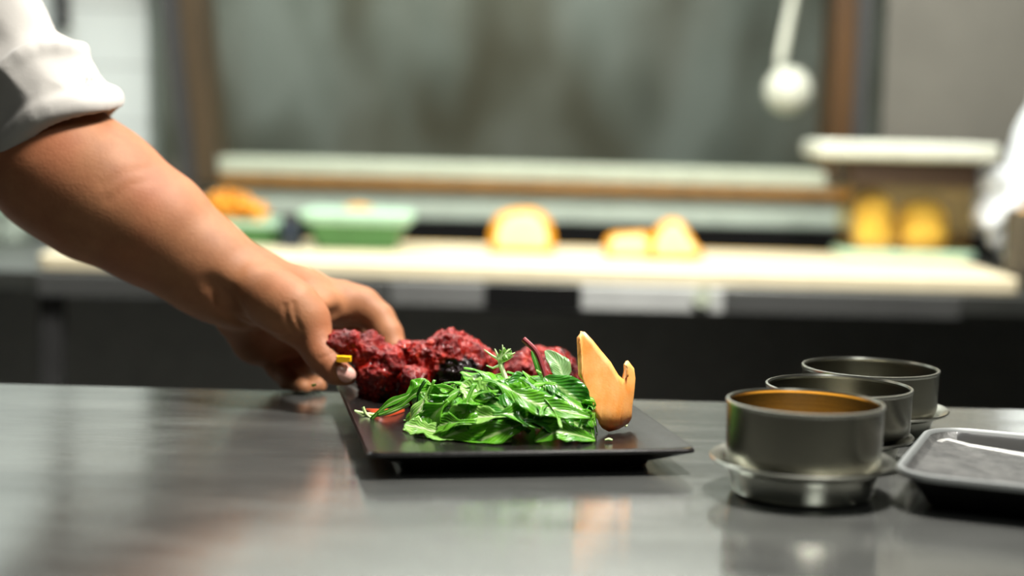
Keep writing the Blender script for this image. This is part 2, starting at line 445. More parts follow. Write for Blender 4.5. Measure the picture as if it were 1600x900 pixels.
# ------------------------------------------------------------------ the room
XL, XR, YF, YW, YB, ZC = -2.3, 2.1, -1.8, 2.86, 4.4, 2.7
structure(MB().box((XL, YF, -.06), (XR, YB, 0)).build('floor', M['floor'], smooth=False))
structure(MB().box((XL, YF, ZC), (XR, YB, ZC + .06)).build('ceiling', M['ceil'], smooth=False))
structure(MB().box((XL - .06, YF, 0), (XL, YB, ZC)).build('wall_left', M['wallp'], smooth=False))
structure(MB().box((XR, YF, 0), (XR + .06, YB, ZC)).build('wall_right', M['wallp'], smooth=False))
structure(MB().box((XL, YF - .06, 0), (XR, YF, ZC)).build('wall_front', M['wallp'], smooth=False))
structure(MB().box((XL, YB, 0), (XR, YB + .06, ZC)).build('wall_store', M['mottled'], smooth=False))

def at_wall(px, py, Y=YW): return P(px, py, Y)
zs_top = at_wall(830, 257).z                # top of the window sill
zs_bot = at_wall(830, 281).z
zb_bot = at_wall(830, 300).z
zl_bot = at_wall(830, 344).z
xl = at_wall(318, 262).x; xr = at_wall(1322, 262).x
# the window wall: tile on the left, cladding on the right
WZ = 1.40
wb = MB()
wb.box((XL, YW, 0), (xl - .10, YW + .1, ZC)); wb.box((xr + .1, YW, 0), (XR, YW + .1, ZC))
wb.box((xl - .10, YW, 0), (xr + .1, YW + .1, zl_bot + .02)); wb.box((xl - .10, YW, WZ), (xr + .1, YW + .1, ZC))
structure(wb.build('wall_back', M['tile'], smooth=False))
structure(MB().box((xr + .055, YW - .02, zl_bot), (XR, YW - .001, ZC)).build('trim_1', M['panel'], smooth=False))
# window: sill, timber strip, ledge, leaning posts, pane
win = empty('window_1', (0, YW, zs_top)); structure(win)
def wpart(mb, name, mat):
    o = mb.build(name, mat, None, smooth=False); o.parent = win; o.matrix_parent_inverse = Matrix.Translation(-Vector(win.location)); return o
wpart(MB().box((xl - .0, YW - .05, zs_bot), (xr, YW + .1, zs_top), .004), 'window_sill', M['sill'])
wpart(MB().box((xl - .0, YW - .052, zb_bot), (xr, YW + .1, zs_bot - .0005), .003), 'timber_strip', M['wood3'])
wpart(MB().box((xl + .02, YW - .035, zl_bot), (xr, YW + .1, zb_bot - .0005), .003), 'lower_ledge', M['ledge'])
def post(pts_bot, pts_top, y0, y1, name, mat, up):
    (b0, b1), (t0, t1) = pts_bot, pts_top
    q = []
    for (pb, pt) in ((b0, t0), (b1, t1)):
        B = at_wall(*pb, Y=y0); T = at_wall(*pt, Y=y0)
        k = (up - B.z) / (T.z - B.z); q.append((B, B + (T - B) * k))
    vs = [q[0][0], q[1][0], q[1][1], q[0][1]]
    vs = [Vector((v.x, y0, v.z)) for v in vs] + [Vector((v.x, y1, v.z)) for v in vs]
    fs = [(0, 1, 2, 3), (7, 6, 5, 4), (0, 4, 5, 1), (1, 5, 6, 2), (2, 6, 7, 3), (3, 7, 4, 0)]
    return wpart(MB().add(vs, fs), name, mat)
post(((308, 285), (342, 284)), ((280, 0), (316, 0)), YW - .06, YW + .05, 'frame_post', M['wood2'], WZ)
post(((290, 288), (308, 287)), ((248, 0), (279, 0)), YW - .055, YW + .05, 'gasket', M['black'], WZ)
post(((1292, 285), (1326, 286)), ((1306, 0), (1340, 0)), YW - .06, YW + .05, 'frame_post', M['wood'], WZ)
post(((1326, 286), (1348, 287)), ((1341, 0), (1366, 0)), YW - .055, YW + .05, 'gasket', M['dark'], WZ)
wpart(MB().box((xl - .3, YW - .05, WZ), (xr + .12, YW + .06, WZ + .05)), 'frame_head', M['wood2'])
wpart(MB().box((xl - .12, YW + .055, zs_top - .01), (xr + .1, YW + .061, WZ + .01)), 'pane', M['glass'])
# a dark conduit on the tiled wall, top left
c0, c1 = P(98, 44, YW - .012), P(104, -60, YW - .012)
structure(MB().tube([c0 + Vector((0, 0, 0)), Vector((c1.x, c1.y, 2.3))], .013, 16).build('trim_2', M['dark']))

# ------------------------------------------------------------------ the lamps' fittings
for (n_, p_, t_, s_, w_, c_), lab in zip(LAMPS, ('square pass lamp hanging over the black plate', 'long strip lamp over the back counter', 'unseen ceiling panel added above the aisle to light the tiles', 'unseen fill lamp added behind the viewer', 'unseen lamp added behind the window to brighten the wall there')):
    e = empty(n_.replace('_light', ''), p_); tag(e, lab, 'lamp')
    e.rotation_euler = (Vector(t_) - Vector(p_)).to_track_quat('-Z', 'Y').to_euler()
    MB().box((-s_[0] / 2 - .02, -s_[1] / 2 - .02, .012), (s_[0] / 2 + .02, s_[1] / 2 + .02, .06), .006).build('housing', M['dull_steel'], e, smooth=False)
    MB().box((-s_[0] / 2, -s_[1] / 2, .004), (s_[0] / 2, s_[1] / 2, .0118)).build('diffuser', M['lamp'], e, smooth=False)
    if p_[2] < 2.5:
        inv = e.rotation_euler.to_matrix().inverted()
        for s in (-.4, .4):
            a = Vector((s * s_[0], 0, .06)); b = a + inv @ Vector((0, 0, ZC - p_[2] - .06))
            MB().tube([a, b], .004, 8).build('hanging_rod', M['dull_steel'], e)

# ------------------------------------------------------------------ front counter
CE = G(800, 619, TOP).y                      # its far edge
pc = empty('prep_counter', (0, .45, 0)); tag(pc, 'worn brushed steel worktop filling the foreground under the black plate', 'counter')
def child(mb, name, mat, par, smooth=False):
    o = mb.build(name, mat, par, smooth); o.matrix_parent_inverse = Matrix.Translation(-Vector(par.location)); return o
child(MB().box((-1.25, -.5, TOP - .045), (1.25, CE, TOP), .003), 'worktop', M['worktop'], pc)
child(MB().box((-1.2, -.45, .2), (1.2, CE - .06, .225), .003), 'undershelf', M['dull_steel'], pc)
for x in (-1.17, 1.17):
    for y in (-.42, CE - .09):
        child(MB().box((x - .02, y - .02, 0), (x + .02, y + .02, TOP - .045), .003), 'leg', M['dull_steel'], pc)

# ------------------------------------------------------------------ back counter
BF = G(800, 441, TOP).y                      # its front edge
bc = empty('back_counter', (0, (BF + YW) / 2, 0)); tag(bc, 'long steel back counter with dark open base under the window', 'counter')
BX0, BX1 = -1.6, 1.5
child(MB().box((BX0, BF, TOP - .03), (BX1, YW - .06, TOP), .003), 'worktop', M['dull_steel'], bc)
def fx(px): return P(px, 460, BF).x
zb_ = P(830, 481, BF).z
for a, b, mat, nm in ((610, 757, 'apron', 'apron_panel'), (908, 1130, 'apron_lit', 'apron_panel'), (1130, 1500, 'apron_dark', 'apron_panel'), (60, 606, 'apron_dark', 'apron_panel')):
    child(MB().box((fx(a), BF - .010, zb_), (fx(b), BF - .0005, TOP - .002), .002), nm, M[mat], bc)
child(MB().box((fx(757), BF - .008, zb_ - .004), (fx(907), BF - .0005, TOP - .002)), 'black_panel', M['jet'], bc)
kn = P(1096, 463, BF - .01)
kb = MB(); kb.tube([(kn.x, BF - .0095, kn.z), (kn.x, BF - .024, kn.z)], [.010, .013], 20); child(kb, 'knob', M['sill'], bc, True)
child(MB().box((BX0, YW - .10, .1), (BX1, YW - .06, TOP - .031)), 'back_panel', M['under'], bc)
child(MB().box((BX0, BF + .06, .12), (BX1, YW - .10, .15), .003), 'undershelf', M['under'], bc)
child(MB().box((BX0, YW - .06, TOP - .03), (BX1, YW - .037, zl_bot - .001)), 'upstand', M['jet'], bc)
for px in (78,):
    x = P(px, 520, BF + .03).x
    child(MB().box((x - .015, BF + .025, 0), (x + .015, BF + .055, TOP - .031), .003), 'leg', M['black'], bc)
for x in (BX0 + .03, BX1 - .05):
    child(MB().box((x - .02, BF + .1, 0), (x + .02, BF + .14, TOP - .031), .003), 'leg', M['dark'], bc)
child(MB().box((P(1035, 560, BF + .3).x, BF + .2, .15), (BX1 - .1, BF + .23, .62)), 'door', M['dark'], bc)

# cream boards along the front of the back counter
bt = TOP + .022
b0 = G(52, 398, bt); b1 = G(1585, 432, bt); bk = 2.56
bo = empty('cutting_board', ((b0.x + b1.x) / 2, (BF + bk) / 2, TOP)); tag(bo, 'very long cream cutting board along the front of the back counter', 'cutting board')
hx = (b1.x - b0.x) / 2; hy = (bk - BF - .006) / 2
mb = MB(); mb.loft([rrect(hx - .002, hy - .002, .012, .0005), rrect(hx, hy, .014, .003), rrect(hx, hy, .014, .019), rrect(hx - .003, hy - .003, .012, .022)])
mb.build('board', M['board'], bo)
MB().box((-hx + .02, hy + .0005, .002), (hx - .02, hy + .012, .0225), .002).build('wooden_edge', M['board_edge'], bo, smooth=False)

# ------------------------------------------------------------------ things on the back counter
def lump(name, label, outline, Y, depth, cat, group):
    pts = [P(x, y, Y) for x, y in outline]
    # resample the outline smoothly
    def cr(p0, p1, p2, p3, t): return .5 * ((2 * p1) + (p2 - p0) * t + (2 * p0 - 5 * p1 + 4 * p2 - p3) * t * t + (3 * p1 - p0 - 3 * p2 + p3) * t ** 3)
    n = len(pts); L = []
    for i in range(n):
        for k in range(5): L.append(cr(pts[i - 1], pts[i], pts[(i + 1) % n], pts[(i + 2) % n], k / 5))
    zmin = bt + .0008
    for p in L: p.z = max(p.z, zmin)
    c = sum(L, Vector()) / len(L)
    base = Vector((c.x, Y + depth / 2, bt))
    def ring(s, dy):
        o = []
        for p in L:
            q = c + (p - c) * s; q.y = Y + dy; q.z = max(q.z, zmin); o.append(q - base)
        return o
    loops = [ring(.4, .0), ring(.76, .0005), ring(.90, .005), ring(1.0, .012), ring(1.0, depth * .5), ring(.86, depth * .8), ring(.5, depth)]
    mb = MB().loft(loops); nL = len(L)
    sl = [1] * nL + [0] * (nL * 5) + [1, 0]
    return tag(mesh_obj(name, mb.v, mb.f, [M['rind'], M['flesh']], None, True, base, sl), label, cat, group)
lump('halved_fruit', 'tall rounded half of a yellow fruit alone on the cream board', [(768, 396), (764, 365), (776, 338), (805, 327), (838, 328), (860, 345), (867, 372), (862, 396), (815, 399)], 2.39, .055, 'fruit', 'cut yellow fruit on the cream board')
lump('halved_fruit', 'flat pale slice of yellow fruit lying left of the pointed piece', [(948, 402), (946, 378), (958, 366), (990, 364), (1016, 366), (1022, 402), (985, 406)], 2.35, .05, 'fruit', 'cut yellow fruit on the cream board')
lump('halved_fruit', 'pointed wedge of yellow fruit leaning against the flat slice', [(1016, 405), (1018, 372), (1034, 350), (1052, 342), (1070, 350), (1086, 376), (1100, 402), (1055, 407)], 2.33, .045, 'fruit', 'cut yellow fruit on the cream board')

def tub(name, label, cx0, cx1, ytop, ybot, Y, zb, dep, mat, rim, cat='food tub', fill=None, group=None, taper=.82):
    a, b = P(cx0, ytop, Y), P(cx1, ytop, Y); hx = (b.x - a.x) / 2; h = (a.z + b.z) / 2 - zb
    e = empty(name, ((a.x + b.x) / 2, Y + dep / 2, zb)); tag(e, label, cat, group); hy = dep / 2; t = .003
    q = taper
    loops = [rrect(hx * q, hy * q, .02, .0006), rrect(hx * q + .002, hy * q + .002, .02, .004), rrect(hx - .008, hy - .008, .022, h - .009), rrect(hx - .010, hy - .010, .022, h - .009),
             rrect(hx * q - .002, hy * q - .002, .018, .006)]
    MB().loft(loops, True, True).build('body', mat, e)
    MB().loft([rrect(hx - .009, hy - .009, .022, h - .009), rrect(hx, hy, .025, h - .008), rrect(hx, hy, .025, h - .001), rrect(hx - .004, hy - .004, .022, h), rrect(hx - .012, hy - .012, .02, h - .002),
               rrect(hx - .012, hy - .012, .02, h - .009), rrect(hx - .009, hy - .009, .022, h - .009)], False, False).build('rim', rim, e)
    return e, hx, hy, h
bz = bt
gt, ghx, ghy, gh = tub('food_tub', 'green plastic tub with pale rim standing in front of the window ledge', 466, 640, 342, 392, 2.37, bz, .13, M['tub'], M['tub_rim'], group='green food tubs', taper=.72)
MB().loft([rrect(ghx + .004, ghy + .004, .026, 0), rrect(ghx + .004, ghy + .004, .026, .006), rrect(ghx - .01, ghy - .01, .02, .010)]).build('lid', M['tub_rim'], gt, loc=(0, 0, gh + .0006))
t2, h2x, h2y, h2 = tub('food_tub', 'green plastic tub heaped with orange food behind the forearm', 262, 448, 345, 392, 2.42, bz, .12, M['tub'], M['tub_rim'], group='green food tubs')
tub('food_tub', 'pale green tub at the left end of the back counter below the elbow', -110, 36, 322, 366, 2.62, TOP, .13, M['ledge'], M['tub_rim'], group='green food tubs')
# orange heap in the second tub
rnd = random.Random(4)
S = SDF((t2.location.x - .09, t2.location.y - .09, bz), (t2.location.x + .09, t2.location.y + .09, bz + .16), .0022)
c2 = Vector(t2.location)
S.cone(c2 + Vector((-.022, 0, h2 - .004)), c2 + Vector((.022, 0, h2 - .016)), .026, .020, .01)
for k in range(150):
    a = rnd.uniform(0, 6.28); r = rnd.uniform(0, 1) ** .5
    x, y = (h2x - .040) * r * math.cos(a), (h2y - .032) * r * math.sin(a); z = h2 + .020 - .020 * r * r - x * .20 + .010 + rnd.uniform(-.004, .008)
    d = Vector((rnd.uniform(-1, 1), rnd.uniform(-1, 1), rnd.uniform(-.3, .5))).normalized() * rnd.uniform(.008, .016)
    p = c2 + Vector((x, y, z)); S.cone(p, p + d, .0032, .0028, .0015)
V, F = S.mesh()
tag(mesh_obj('grated_carrot_heap', V, F, M['orange_food']), 'loose orange shreds heaped in the green tub behind the forearm', 'food', None, 'stuff')
# a small dark jar between the tubs
jb = G(455, 392, bt); jb = P(455, 388, 2.40)
j = empty('spice_jar', (jb.x, 2.40, bt)); tag(j, 'small dark blue jar between the two green tubs', 'jar')
MB().lathe([(.0, .0006), (.016, .0006), (.017, .003), (.017, .036), (.013, .042), (.0, .042)], 32).build('glass_body', plain('dark_blue_glass', srgb(34, 44, 58), .3), j)
MB().lathe([(.0, .0421), (.014, .0421), (.0142, .052), (.0, .053)], 32).build('lid', M['dark'], j)
# orange scrap on the tub lid
op = gt.location + Vector((0.002, 0, gh + .0108))
S = SDF(op - Vector((.03, .02, .002)), op + Vector((.03, .02, .012)), .0012)
S.chain([op + Vector((-.018, 0, .003)), op + Vector((-.004, .003, .0045)), op + Vector((.016, -.001, .003))], [.0028, .004, .0026], .002)
V, F = S.mesh(); tag(mesh_obj('carrot_scrap', V, F, M['orange_food']), 'small orange scrap lying on the lid of the green tub', 'food scrap')

# amber container with its wide pale lid and the food in it
cy = 2.46; cd = .11
a, b = P(1322, 386, cy), P(1526, 392, cy)
chx = (b.x - a.x) / 2; ccx = (a.x + b.x) / 2; cz = P(1424, 251, cy).z
ch = cz - bt
ac = empty('storage_container', (ccx, cy + cd / 2, bt)); tag(ac, 'brown translucent container of yellow food under a wide pale tray', 'container')
hy = cd / 2
MB().loft([rrect(chx - .006, hy - .006, .018, .0006), rrect(chx - .002, hy - .002, .02, .004), rrect(chx, hy, .02, ch - .001), rrect(chx - .003, hy - .003, .018, ch - .001), rrect(chx - .007, hy - .007, .016, .005)]).build('body', M['amber'], ac)
MB().loft([rrect(chx + .0005, hy + .0005, .02, ch * .74), rrect(chx + .004, hy + .004, .022, ch * .76), rrect(chx + .004, hy + .004, .022, ch - .002), rrect(chx + .0005, hy + .0005, .02, ch - .001)], False, False).build('collar', plain('dark_brown_collar', srgb(62, 46, 32), .5), ac)
MB().loft([rrect(chx + .001, hy + .001, .02, .002), rrect(chx + .003, hy + .003, .021, .004), rrect(chx + .003, hy + .003, .021, .012), rrect(chx + .001, hy + .001, .02, .014)], False, False).build('foot_rim', M['tub_rim'], ac)
for (p0, p1, yt, lab) in ((1338, 1402, 306, 'tall yellow block of food in the left of the brown container'), (1407, 1492, 320, 'lower yellow block of food in the right of the brown container')):
    A, B = P(p0, 380, cy + .02), P(p1, 380, cy + .02); T = P((p0 + p1) / 2, yt, cy + .02).z
    S = SDF((A.x - .01, cy + .006, bt), (B.x + .01, cy + .10, T + .02), .0022)
    r = (B.x - A.x) / 2; zc = T - r * .75
    S.cone(((A.x + B.x) / 2, cy + .02 + r, bt + .006 + r * .8), ((A.x + B.x) / 2, cy + .02 + r, max(zc, bt + r)), r, r * .92, .01)
    V, F = S.mesh(); V[:, 2] = np.maximum(V[:, 2], bt + .0055)
    for i in range(len(V)):
        V[i] += np.array(noise.noise_vector(Vector(V[i]) * 45)) * .0025
    V[:, 2] = np.maximum(V[:, 2], bt + .0055); V[:, 1] = np.clip(V[:, 1], cy + .009, cy + cd - .009)
    tag(mesh_obj('food_block', V, F, M['yellow_food']), lab, 'food', 'yellow food in the brown container')
a, b = P(1276, 236, cy - .01), P(1564, 241, cy - .01); thx = (b.x - a.x) / 2
tr = empty('serving_tray', ((a.x + b.x) / 2, cy + cd / 2, cz + .0004)); tag(tr, 'wide pale tray laid like a lid on the brown container', 'tray')
th = .027
MB().loft([rrect(thx - .006, .070, .012, 0), rrect(thx, .076, .016, .006), rrect(thx, .076, .016, th - .006), rrect(thx - .005, .071, .014, th), rrect(thx - .018, .060, .012, th), rrect(thx - .022, .056, .012, th - .012)]).build('tray_body', M['white_lid'], tr)
# pale steel pot at the right edge, nearer than the container
pt = P(1640, 330, 2.28); pr = pt.x - P(1574, 330, 2.28).x
po = empty('stock_pot', (pt.x, 2.28, TOP)); tag(po, 'dark grey steel pot cut by the right edge of the view', 'pot')
ph = pt.z - TOP
MB().lathe([(0, .0006), (pr * .9, .0006), (pr * .97, .006), (pr * .99, ph - .004), (pr * 1.02, ph - .001), (pr * 1.0, ph + .0005), (pr * .965, ph - .002), (pr * .95, .008), (0, .008)], 64).build('pot_body', M['pot'], po)
S = SDF((pt.x - pr, 2.28 - pr, TOP + ph - .05), (pt.x + pr, 2.28 + pr, TOP + ph + .04), .0025)
S.cone((pt.x, 2.28, TOP + ph - .03), (pt.x, 2.28, TOP + ph - .029), pr * .9, pr * .9, .004, flat=(0, 0, 1), fs=3.5)
for k in range(26):
    a = rnd.uniform(0, 6.28); r = pr * .72 * rnd.random() ** .5
    S.cone((pt.x + r * math.cos(a), 2.28 + r * math.sin(a), TOP + ph - .012), (pt.x + r * math.cos(a) + .004, 2.28 + r * math.sin(a), TOP + ph - .006), .009, .010, .003)
V, F = S.mesh(); tag(mesh_obj('fried_food', V, F, plain('fried_food', srgb(206, 158, 92), .5, var=.3, scale=90)), 'golden pieces filling the grey steel pot', 'food', None, 'stuff')

# ladle hanging in front of the pane
ly = YW - .02
h0 = P(1240, -10, ly); h1 = P(1217, 105, ly); bw = P(1230, 140, ly - .01)
la = empty('ladle', (h1.x, ly, h1.z)); tag(la, 'pale steel ladle hanging by its handle before the window glass', 'ladle')
dv = (h0 - h1).normalized(); top_ = h1 + dv * ((WZ - .02 - h1.z) / dv.z)
def lpart(mb, n, m): 
    o = mb.build(n, m, la); o.matrix_parent_inverse = Matrix.Translation(-Vector(la.location)); return o
hp = [h1 + (top_ - h1) * (k / 10) for k in range(11)]
lpart(MB().tube([bw + Vector((0, 0, .02))] + hp, [.008, .0085] + [.0095 - .0002 * k for k in range(10)], 14), 'handle', M['white_lid'])
prof = []; R = .043
for k in range(11):
    t = k / 10 * 1.35; prof.append((R * math.sin(t), -R * math.cos(t)))
for k in range(10, -1, -1):
    t = k / 10 * 1.35; prof.append(((R - .0015) * math.sin(t), -(R - .0015) * math.cos(t)))
mb = MB().lathe(prof, 40); rotm = Matrix.Rotation(math.radians(-78), 4, 'X')
mb.v = [tuple(rotm @ Vector(v) + bw + Vector((0, -.002, 0))) for v in mb.v]
lpart(mb, 'bowl', M['white_lid'])
lpart(MB().tube([top_ + Vector((0, .0, -.004)), top_ + Vector((0, .0, .012)), top_ + Vector((0, .02, .016))], .003, 8), 'hook', M['dull_steel'])

# ------------------------------------------------------------------ plate
PA = math.radians(10.5)
pl0 = G(574, 708, TOP + .0165); pl1 = G(1090, 702, TOP + .0165)
PW = .208; PD = .262
ux = Vector((math.cos(PA), math.sin(PA), 0)); uy = Vector((-math.sin(PA), math.cos(PA), 0))
mid = (pl0 + pl1) / 2
pctr = Vector((mid.x, mid.y, TOP)) + uy * (PD / 2)
pld = empty('serving_plate', pctr, PA); tag(pld, 'rectangular glossy black plate carrying the meat and salad', 'plate')
def PL(x, y, z=0): return pctr + ux * x + uy * y + Vector((0, 0, z))     # plate coordinates -> world
a, b = PW / 2, PD / 2
FLO = .0085
MB().loft([rrect(a - .026, b - .026, .010, .0004), rrect(a - .024, b - .024, .010, .0006), rrect(a - .022, b - .022, .012, .004), rrect(a - .004, b - .004, .008, .0118), rrect(a, b, .007, .0138), rrect(a + .0004, b + .0004, .007, .0155),
           rrect(a - .0008, b - .0008, .007, .0168), rrect(a - .003, b - .003, .007, .0165), rrect(a - .012, b - .012, .010, .0132), rrect(a - .026, b - .026, .014, .0094), rrect(a - .034, b - .034, .016, FLO), rrect(a - .07, b - .07, .02, FLO)]).build('plate_body', M['plate'], pld)

# ------------------------------------------------------------------ meat
def chunk(name, label, blobs, seed, cat='meat', h=.0011, amp=.0034, zmin=None, mat=None):
    pts = np.array([b[0][:] for b in blobs]); rr = max(b[1] for b in blobs)
    S = SDF(pts.min(0) - rr - .012, pts.max(0) + rr + .012, h)
    for b in blobs:
        e = b[2] if len(b) > 2 else b[0]
        S.cone(b[0], e, b[1], b[1] * (b[3] if len(b) > 3 else 1), .005)
    V, F = S.mesh(); V = relax(V, F, 1)
    c = V.mean(0); off = Vector((seed * 3.1, seed * 1.7, 0))
    N = np.zeros_like(V)
    fn = np.cross(V[F[:, 1]] - V[F[:, 0]], V[F[:, 2]] - V[F[:, 0]])
    for k in range(4): np.add.at(N, F[:, k], fn)
    N /= np.linalg.norm(N, axis=1)[:, None] + 1e-12
    for i in range(len(V)):
        p = Vector(V[i]) + off
        d = noise.noise(p * 65) * 1.0 + noise.noise(p * 160) * .8 - abs(noise.noise(p * 260)) * .9 + noise.noise(p * 520) * .4 + .3
        V[i] += N[i] * amp * d
    if zmin is not None: V[:, 2] = np.maximum(V[:, 2], zmin + .0004 + .0006 * np.sin(V[:, 0] * 900))
    base = Vector((c[0], c[1], V[:, 2].min()))
    return tag(mesh_obj(name, V - np.array(base), F, mat or M['meat'], None, True, base), label, cat, 'tandoori chicken pieces on the black plate')
zf = TOP + FLO
k1 = lambda px, py, Y, r: (P(px, py, Y), r * Y / FPX)
chunk('chicken_piece', 'leftmost red chicken piece jutting out over the thumb', [k1(532, 535, 1.183, 20), k1(542, 541, 1.182, 17), k1(523, 543, 1.182, 12), k1(550, 530, 1.184, 14), k1(562, 545, 1.183, 14)], 1, amp=.0028)
chunk('chicken_piece', 'upright glossy red chicken piece beside the thumbnail', [k1(577, 530, 1.19, 13), k1(578, 552, 1.185, 26), k1(606, 568, 1.18, 28), k1(590, 592, 1.18, 32), k1(592, 612, 1.185, 28), k1(630, 545, 1.195, 14)], 2, zmin=zf)
chunk('chicken_piece', 'small round red chicken piece between the two larger ones', [k1(645, 588, 1.165, 20), k1(648, 602, 1.165, 22), k1(640, 612, 1.17, 20)], 3, amp=.0026, zmin=zf)
chunk('chicken_piece', 'largest charred chicken piece standing in the middle of the plate', [k1(702, 562, 1.19, 46), k1(670, 572, 1.19, 36), k1(738, 572, 1.19, 38), k1(712, 590, 1.185, 44), k1(655, 545, 1.195, 12), k1(756, 578, 1.19, 22), k1(700, 605, 1.185, 40)], 4, zmin=zf, mat=M['meat_char_shade'])
chunk('chicken_piece', 'reddish chicken piece at the back right behind the dark red stem', [k1(838, 572, 1.215, 33), k1(812, 580, 1.21, 26), k1(868, 574, 1.215, 30), k1(888, 586, 1.21, 22), k1(850, 596, 1.205, 34), k1(905, 592, 1.21, 10), k1(800, 588, 1.205, 20), k1(840, 614, 1.205, 30)], 5, amp=.003, zmin=zf)
# yellow pepper chip under the left piece, tomato wedge on the plate
pq = P(537, 561, 1.164)
mb = MB(); mb.loft([[pq + Vector((x * .0056 * s, y * .003, z * .0024 * s + (.0004 * x * x))) for x, z in ((-1, -.9), (-.4, -1), (.4, -1), (1, -.8), (1, .7), (.4, .95), (-.4, 1), (-.95, .8))] for y, s in ((-1, .9), (-.6, 1), (.6, 1), (1, .9))])
tag(mb.build('pepper_chip', M['pepper']), 'small bright yellow pepper chip stuck under the leftmost chicken piece', 'pepper')
tp = []
for k in range(15):
    t = k / 14; x = 560 + 72 * t; y = 634 + 6 * math.sin(t * 3.1) - 1
    q = G(x, y + 6, zf + .002); tp.append((q, t))
mb = MB(); loops = []
for q, t in tp:
    w = .0052 * math.sin(math.pi * min(.97, max(.06, t))) ** .5; d = .004 * math.sin(math.pi * min(.97, max(.06, t))) ** .5
    bow = .004 * math.sin(math.pi * t)
    c = Vector((q.x, q.y - bow, zf + .0004))
    loops.append([c + Vector((0, -d, 0)), c + Vector((0, -d * 1.1, w * .6)), c + Vector((0, -d * .6, w)), c + Vector((0, d * .3, w * .95)), c + Vector((0, d, w * .4)), c + Vector((0, d, 0))])
mb.loft(loops); tag(mb.build('tomato_wedge', M['tomato']), 'thin orange red tomato wedge lying below the upright chicken piece', 'tomato')

# ------------------------------------------------------------------ salad
def leaf_mesh(name, L, Wd, mat, rng, lobes=3, lobed=.35, stemf=.22, bend=.5, cup=.3, ripple=.1, twist=0.3, n=26, m=9, stem_w=.0016):
    vs = []; fs = []; uvs = []
    ph = rng.uniform(0, 6); ang = 0; x = 0; z = 0
    pts = []
    for i in range(n + 1):
        t = i / n; pts.append((x, z, ang)); ang += bend / n; x += L / n * math.cos(ang); z += L / n * math.sin(ang)
    for i in range(n + 1):
        t = i / n; cx, cz, an = pts[i]
        if t < stemf: w = stem_w * (1 - .2 * t / stemf)
        else:
            s = (t - stemf) / (1 - stemf)
            w = Wd * (math.sin(math.pi * min(1, s * .93 + .07)) ** .75) * (.65 + .5 * s)
            w *= 1 - lobed * (.5 + .5 * math.cos(s * lobes * 2 * math.pi)) * (1 - s * .5)
            w = max(w, stem_w)
        tw = twist * (t - .5)
        for j in range(m):
            v = (j / (m - 1) - .5) * 2
            yy = v * w; q = abs(v)
            up = cup * w * q * q + ripple * w * math.sin(ph + t * 13 + (2 if v > 0 else 0)) * q ** 2
            if t < stemf: up = 0
            up -= .0007 * max(0, 1 - q * 3) * (1 if t < .9 else 0)
            ox, oz = -math.sin(an) * up, math.cos(an) * up
            yr = yy * math.cos(tw); zr = yy * math.sin(tw)
            vs.append((cx + ox, yr, cz + oz + zr)); uvs.append((t, j / (m - 1)))
    for i in range(n):
        for j in range(m - 1):
            fs.append((i * m + j, (i + 1) * m + j, (i + 1) * m + j + 1, i * m + j + 1))
    me = bpy.data.meshes.new(name); me.from_pydata(vs, [], fs); me.materials.append(mat)
    uvl = me.uv_layers.new(name='uv')
    for lp in me.loops: uvl.data[lp.index].uv = uvs[lp.vertex_index]
    me.polygons.foreach_set('use_smooth', [True] * len(me.polygons)); me.update()
    return me
def add_leaf(me, name, loc, rot, thick=.0005):
    o = bpy.data.objects.new(name, me); COL.objects.link(o); o.location = loc; o.rotation_mode = 'QUATERNION'; o.rotation_quaternion = rot
    s = o.modifiers.new('thickness', 'SOLIDIFY'); s.thickness = thick; s.offset = 0
    return o
def frame(xdir, up):
    x = Vector(xdir).normalized(); z = Vector(up); z = (z - x * z.dot(x)).normalized(); y = z.cross(x)
    return Matrix((x, y, z)).transposed().to_quaternion()
rng = random.Random(11)
SG = 'rocket leaves in the salad heap'
mc = Vector((G(788, 690, zf).x, 1.084, zf))                  # middle of the heap
RX, RY, RZ = .069, .050, .031
def mound_z(x, y):
    q = 1 - (x / RX) ** 2 - (y / RY) ** 2
    return RZ * math.sqrt(max(q, 0)) * (1 - .30 * max(0, -x / RX))
golden = 2.399963
NL = 104
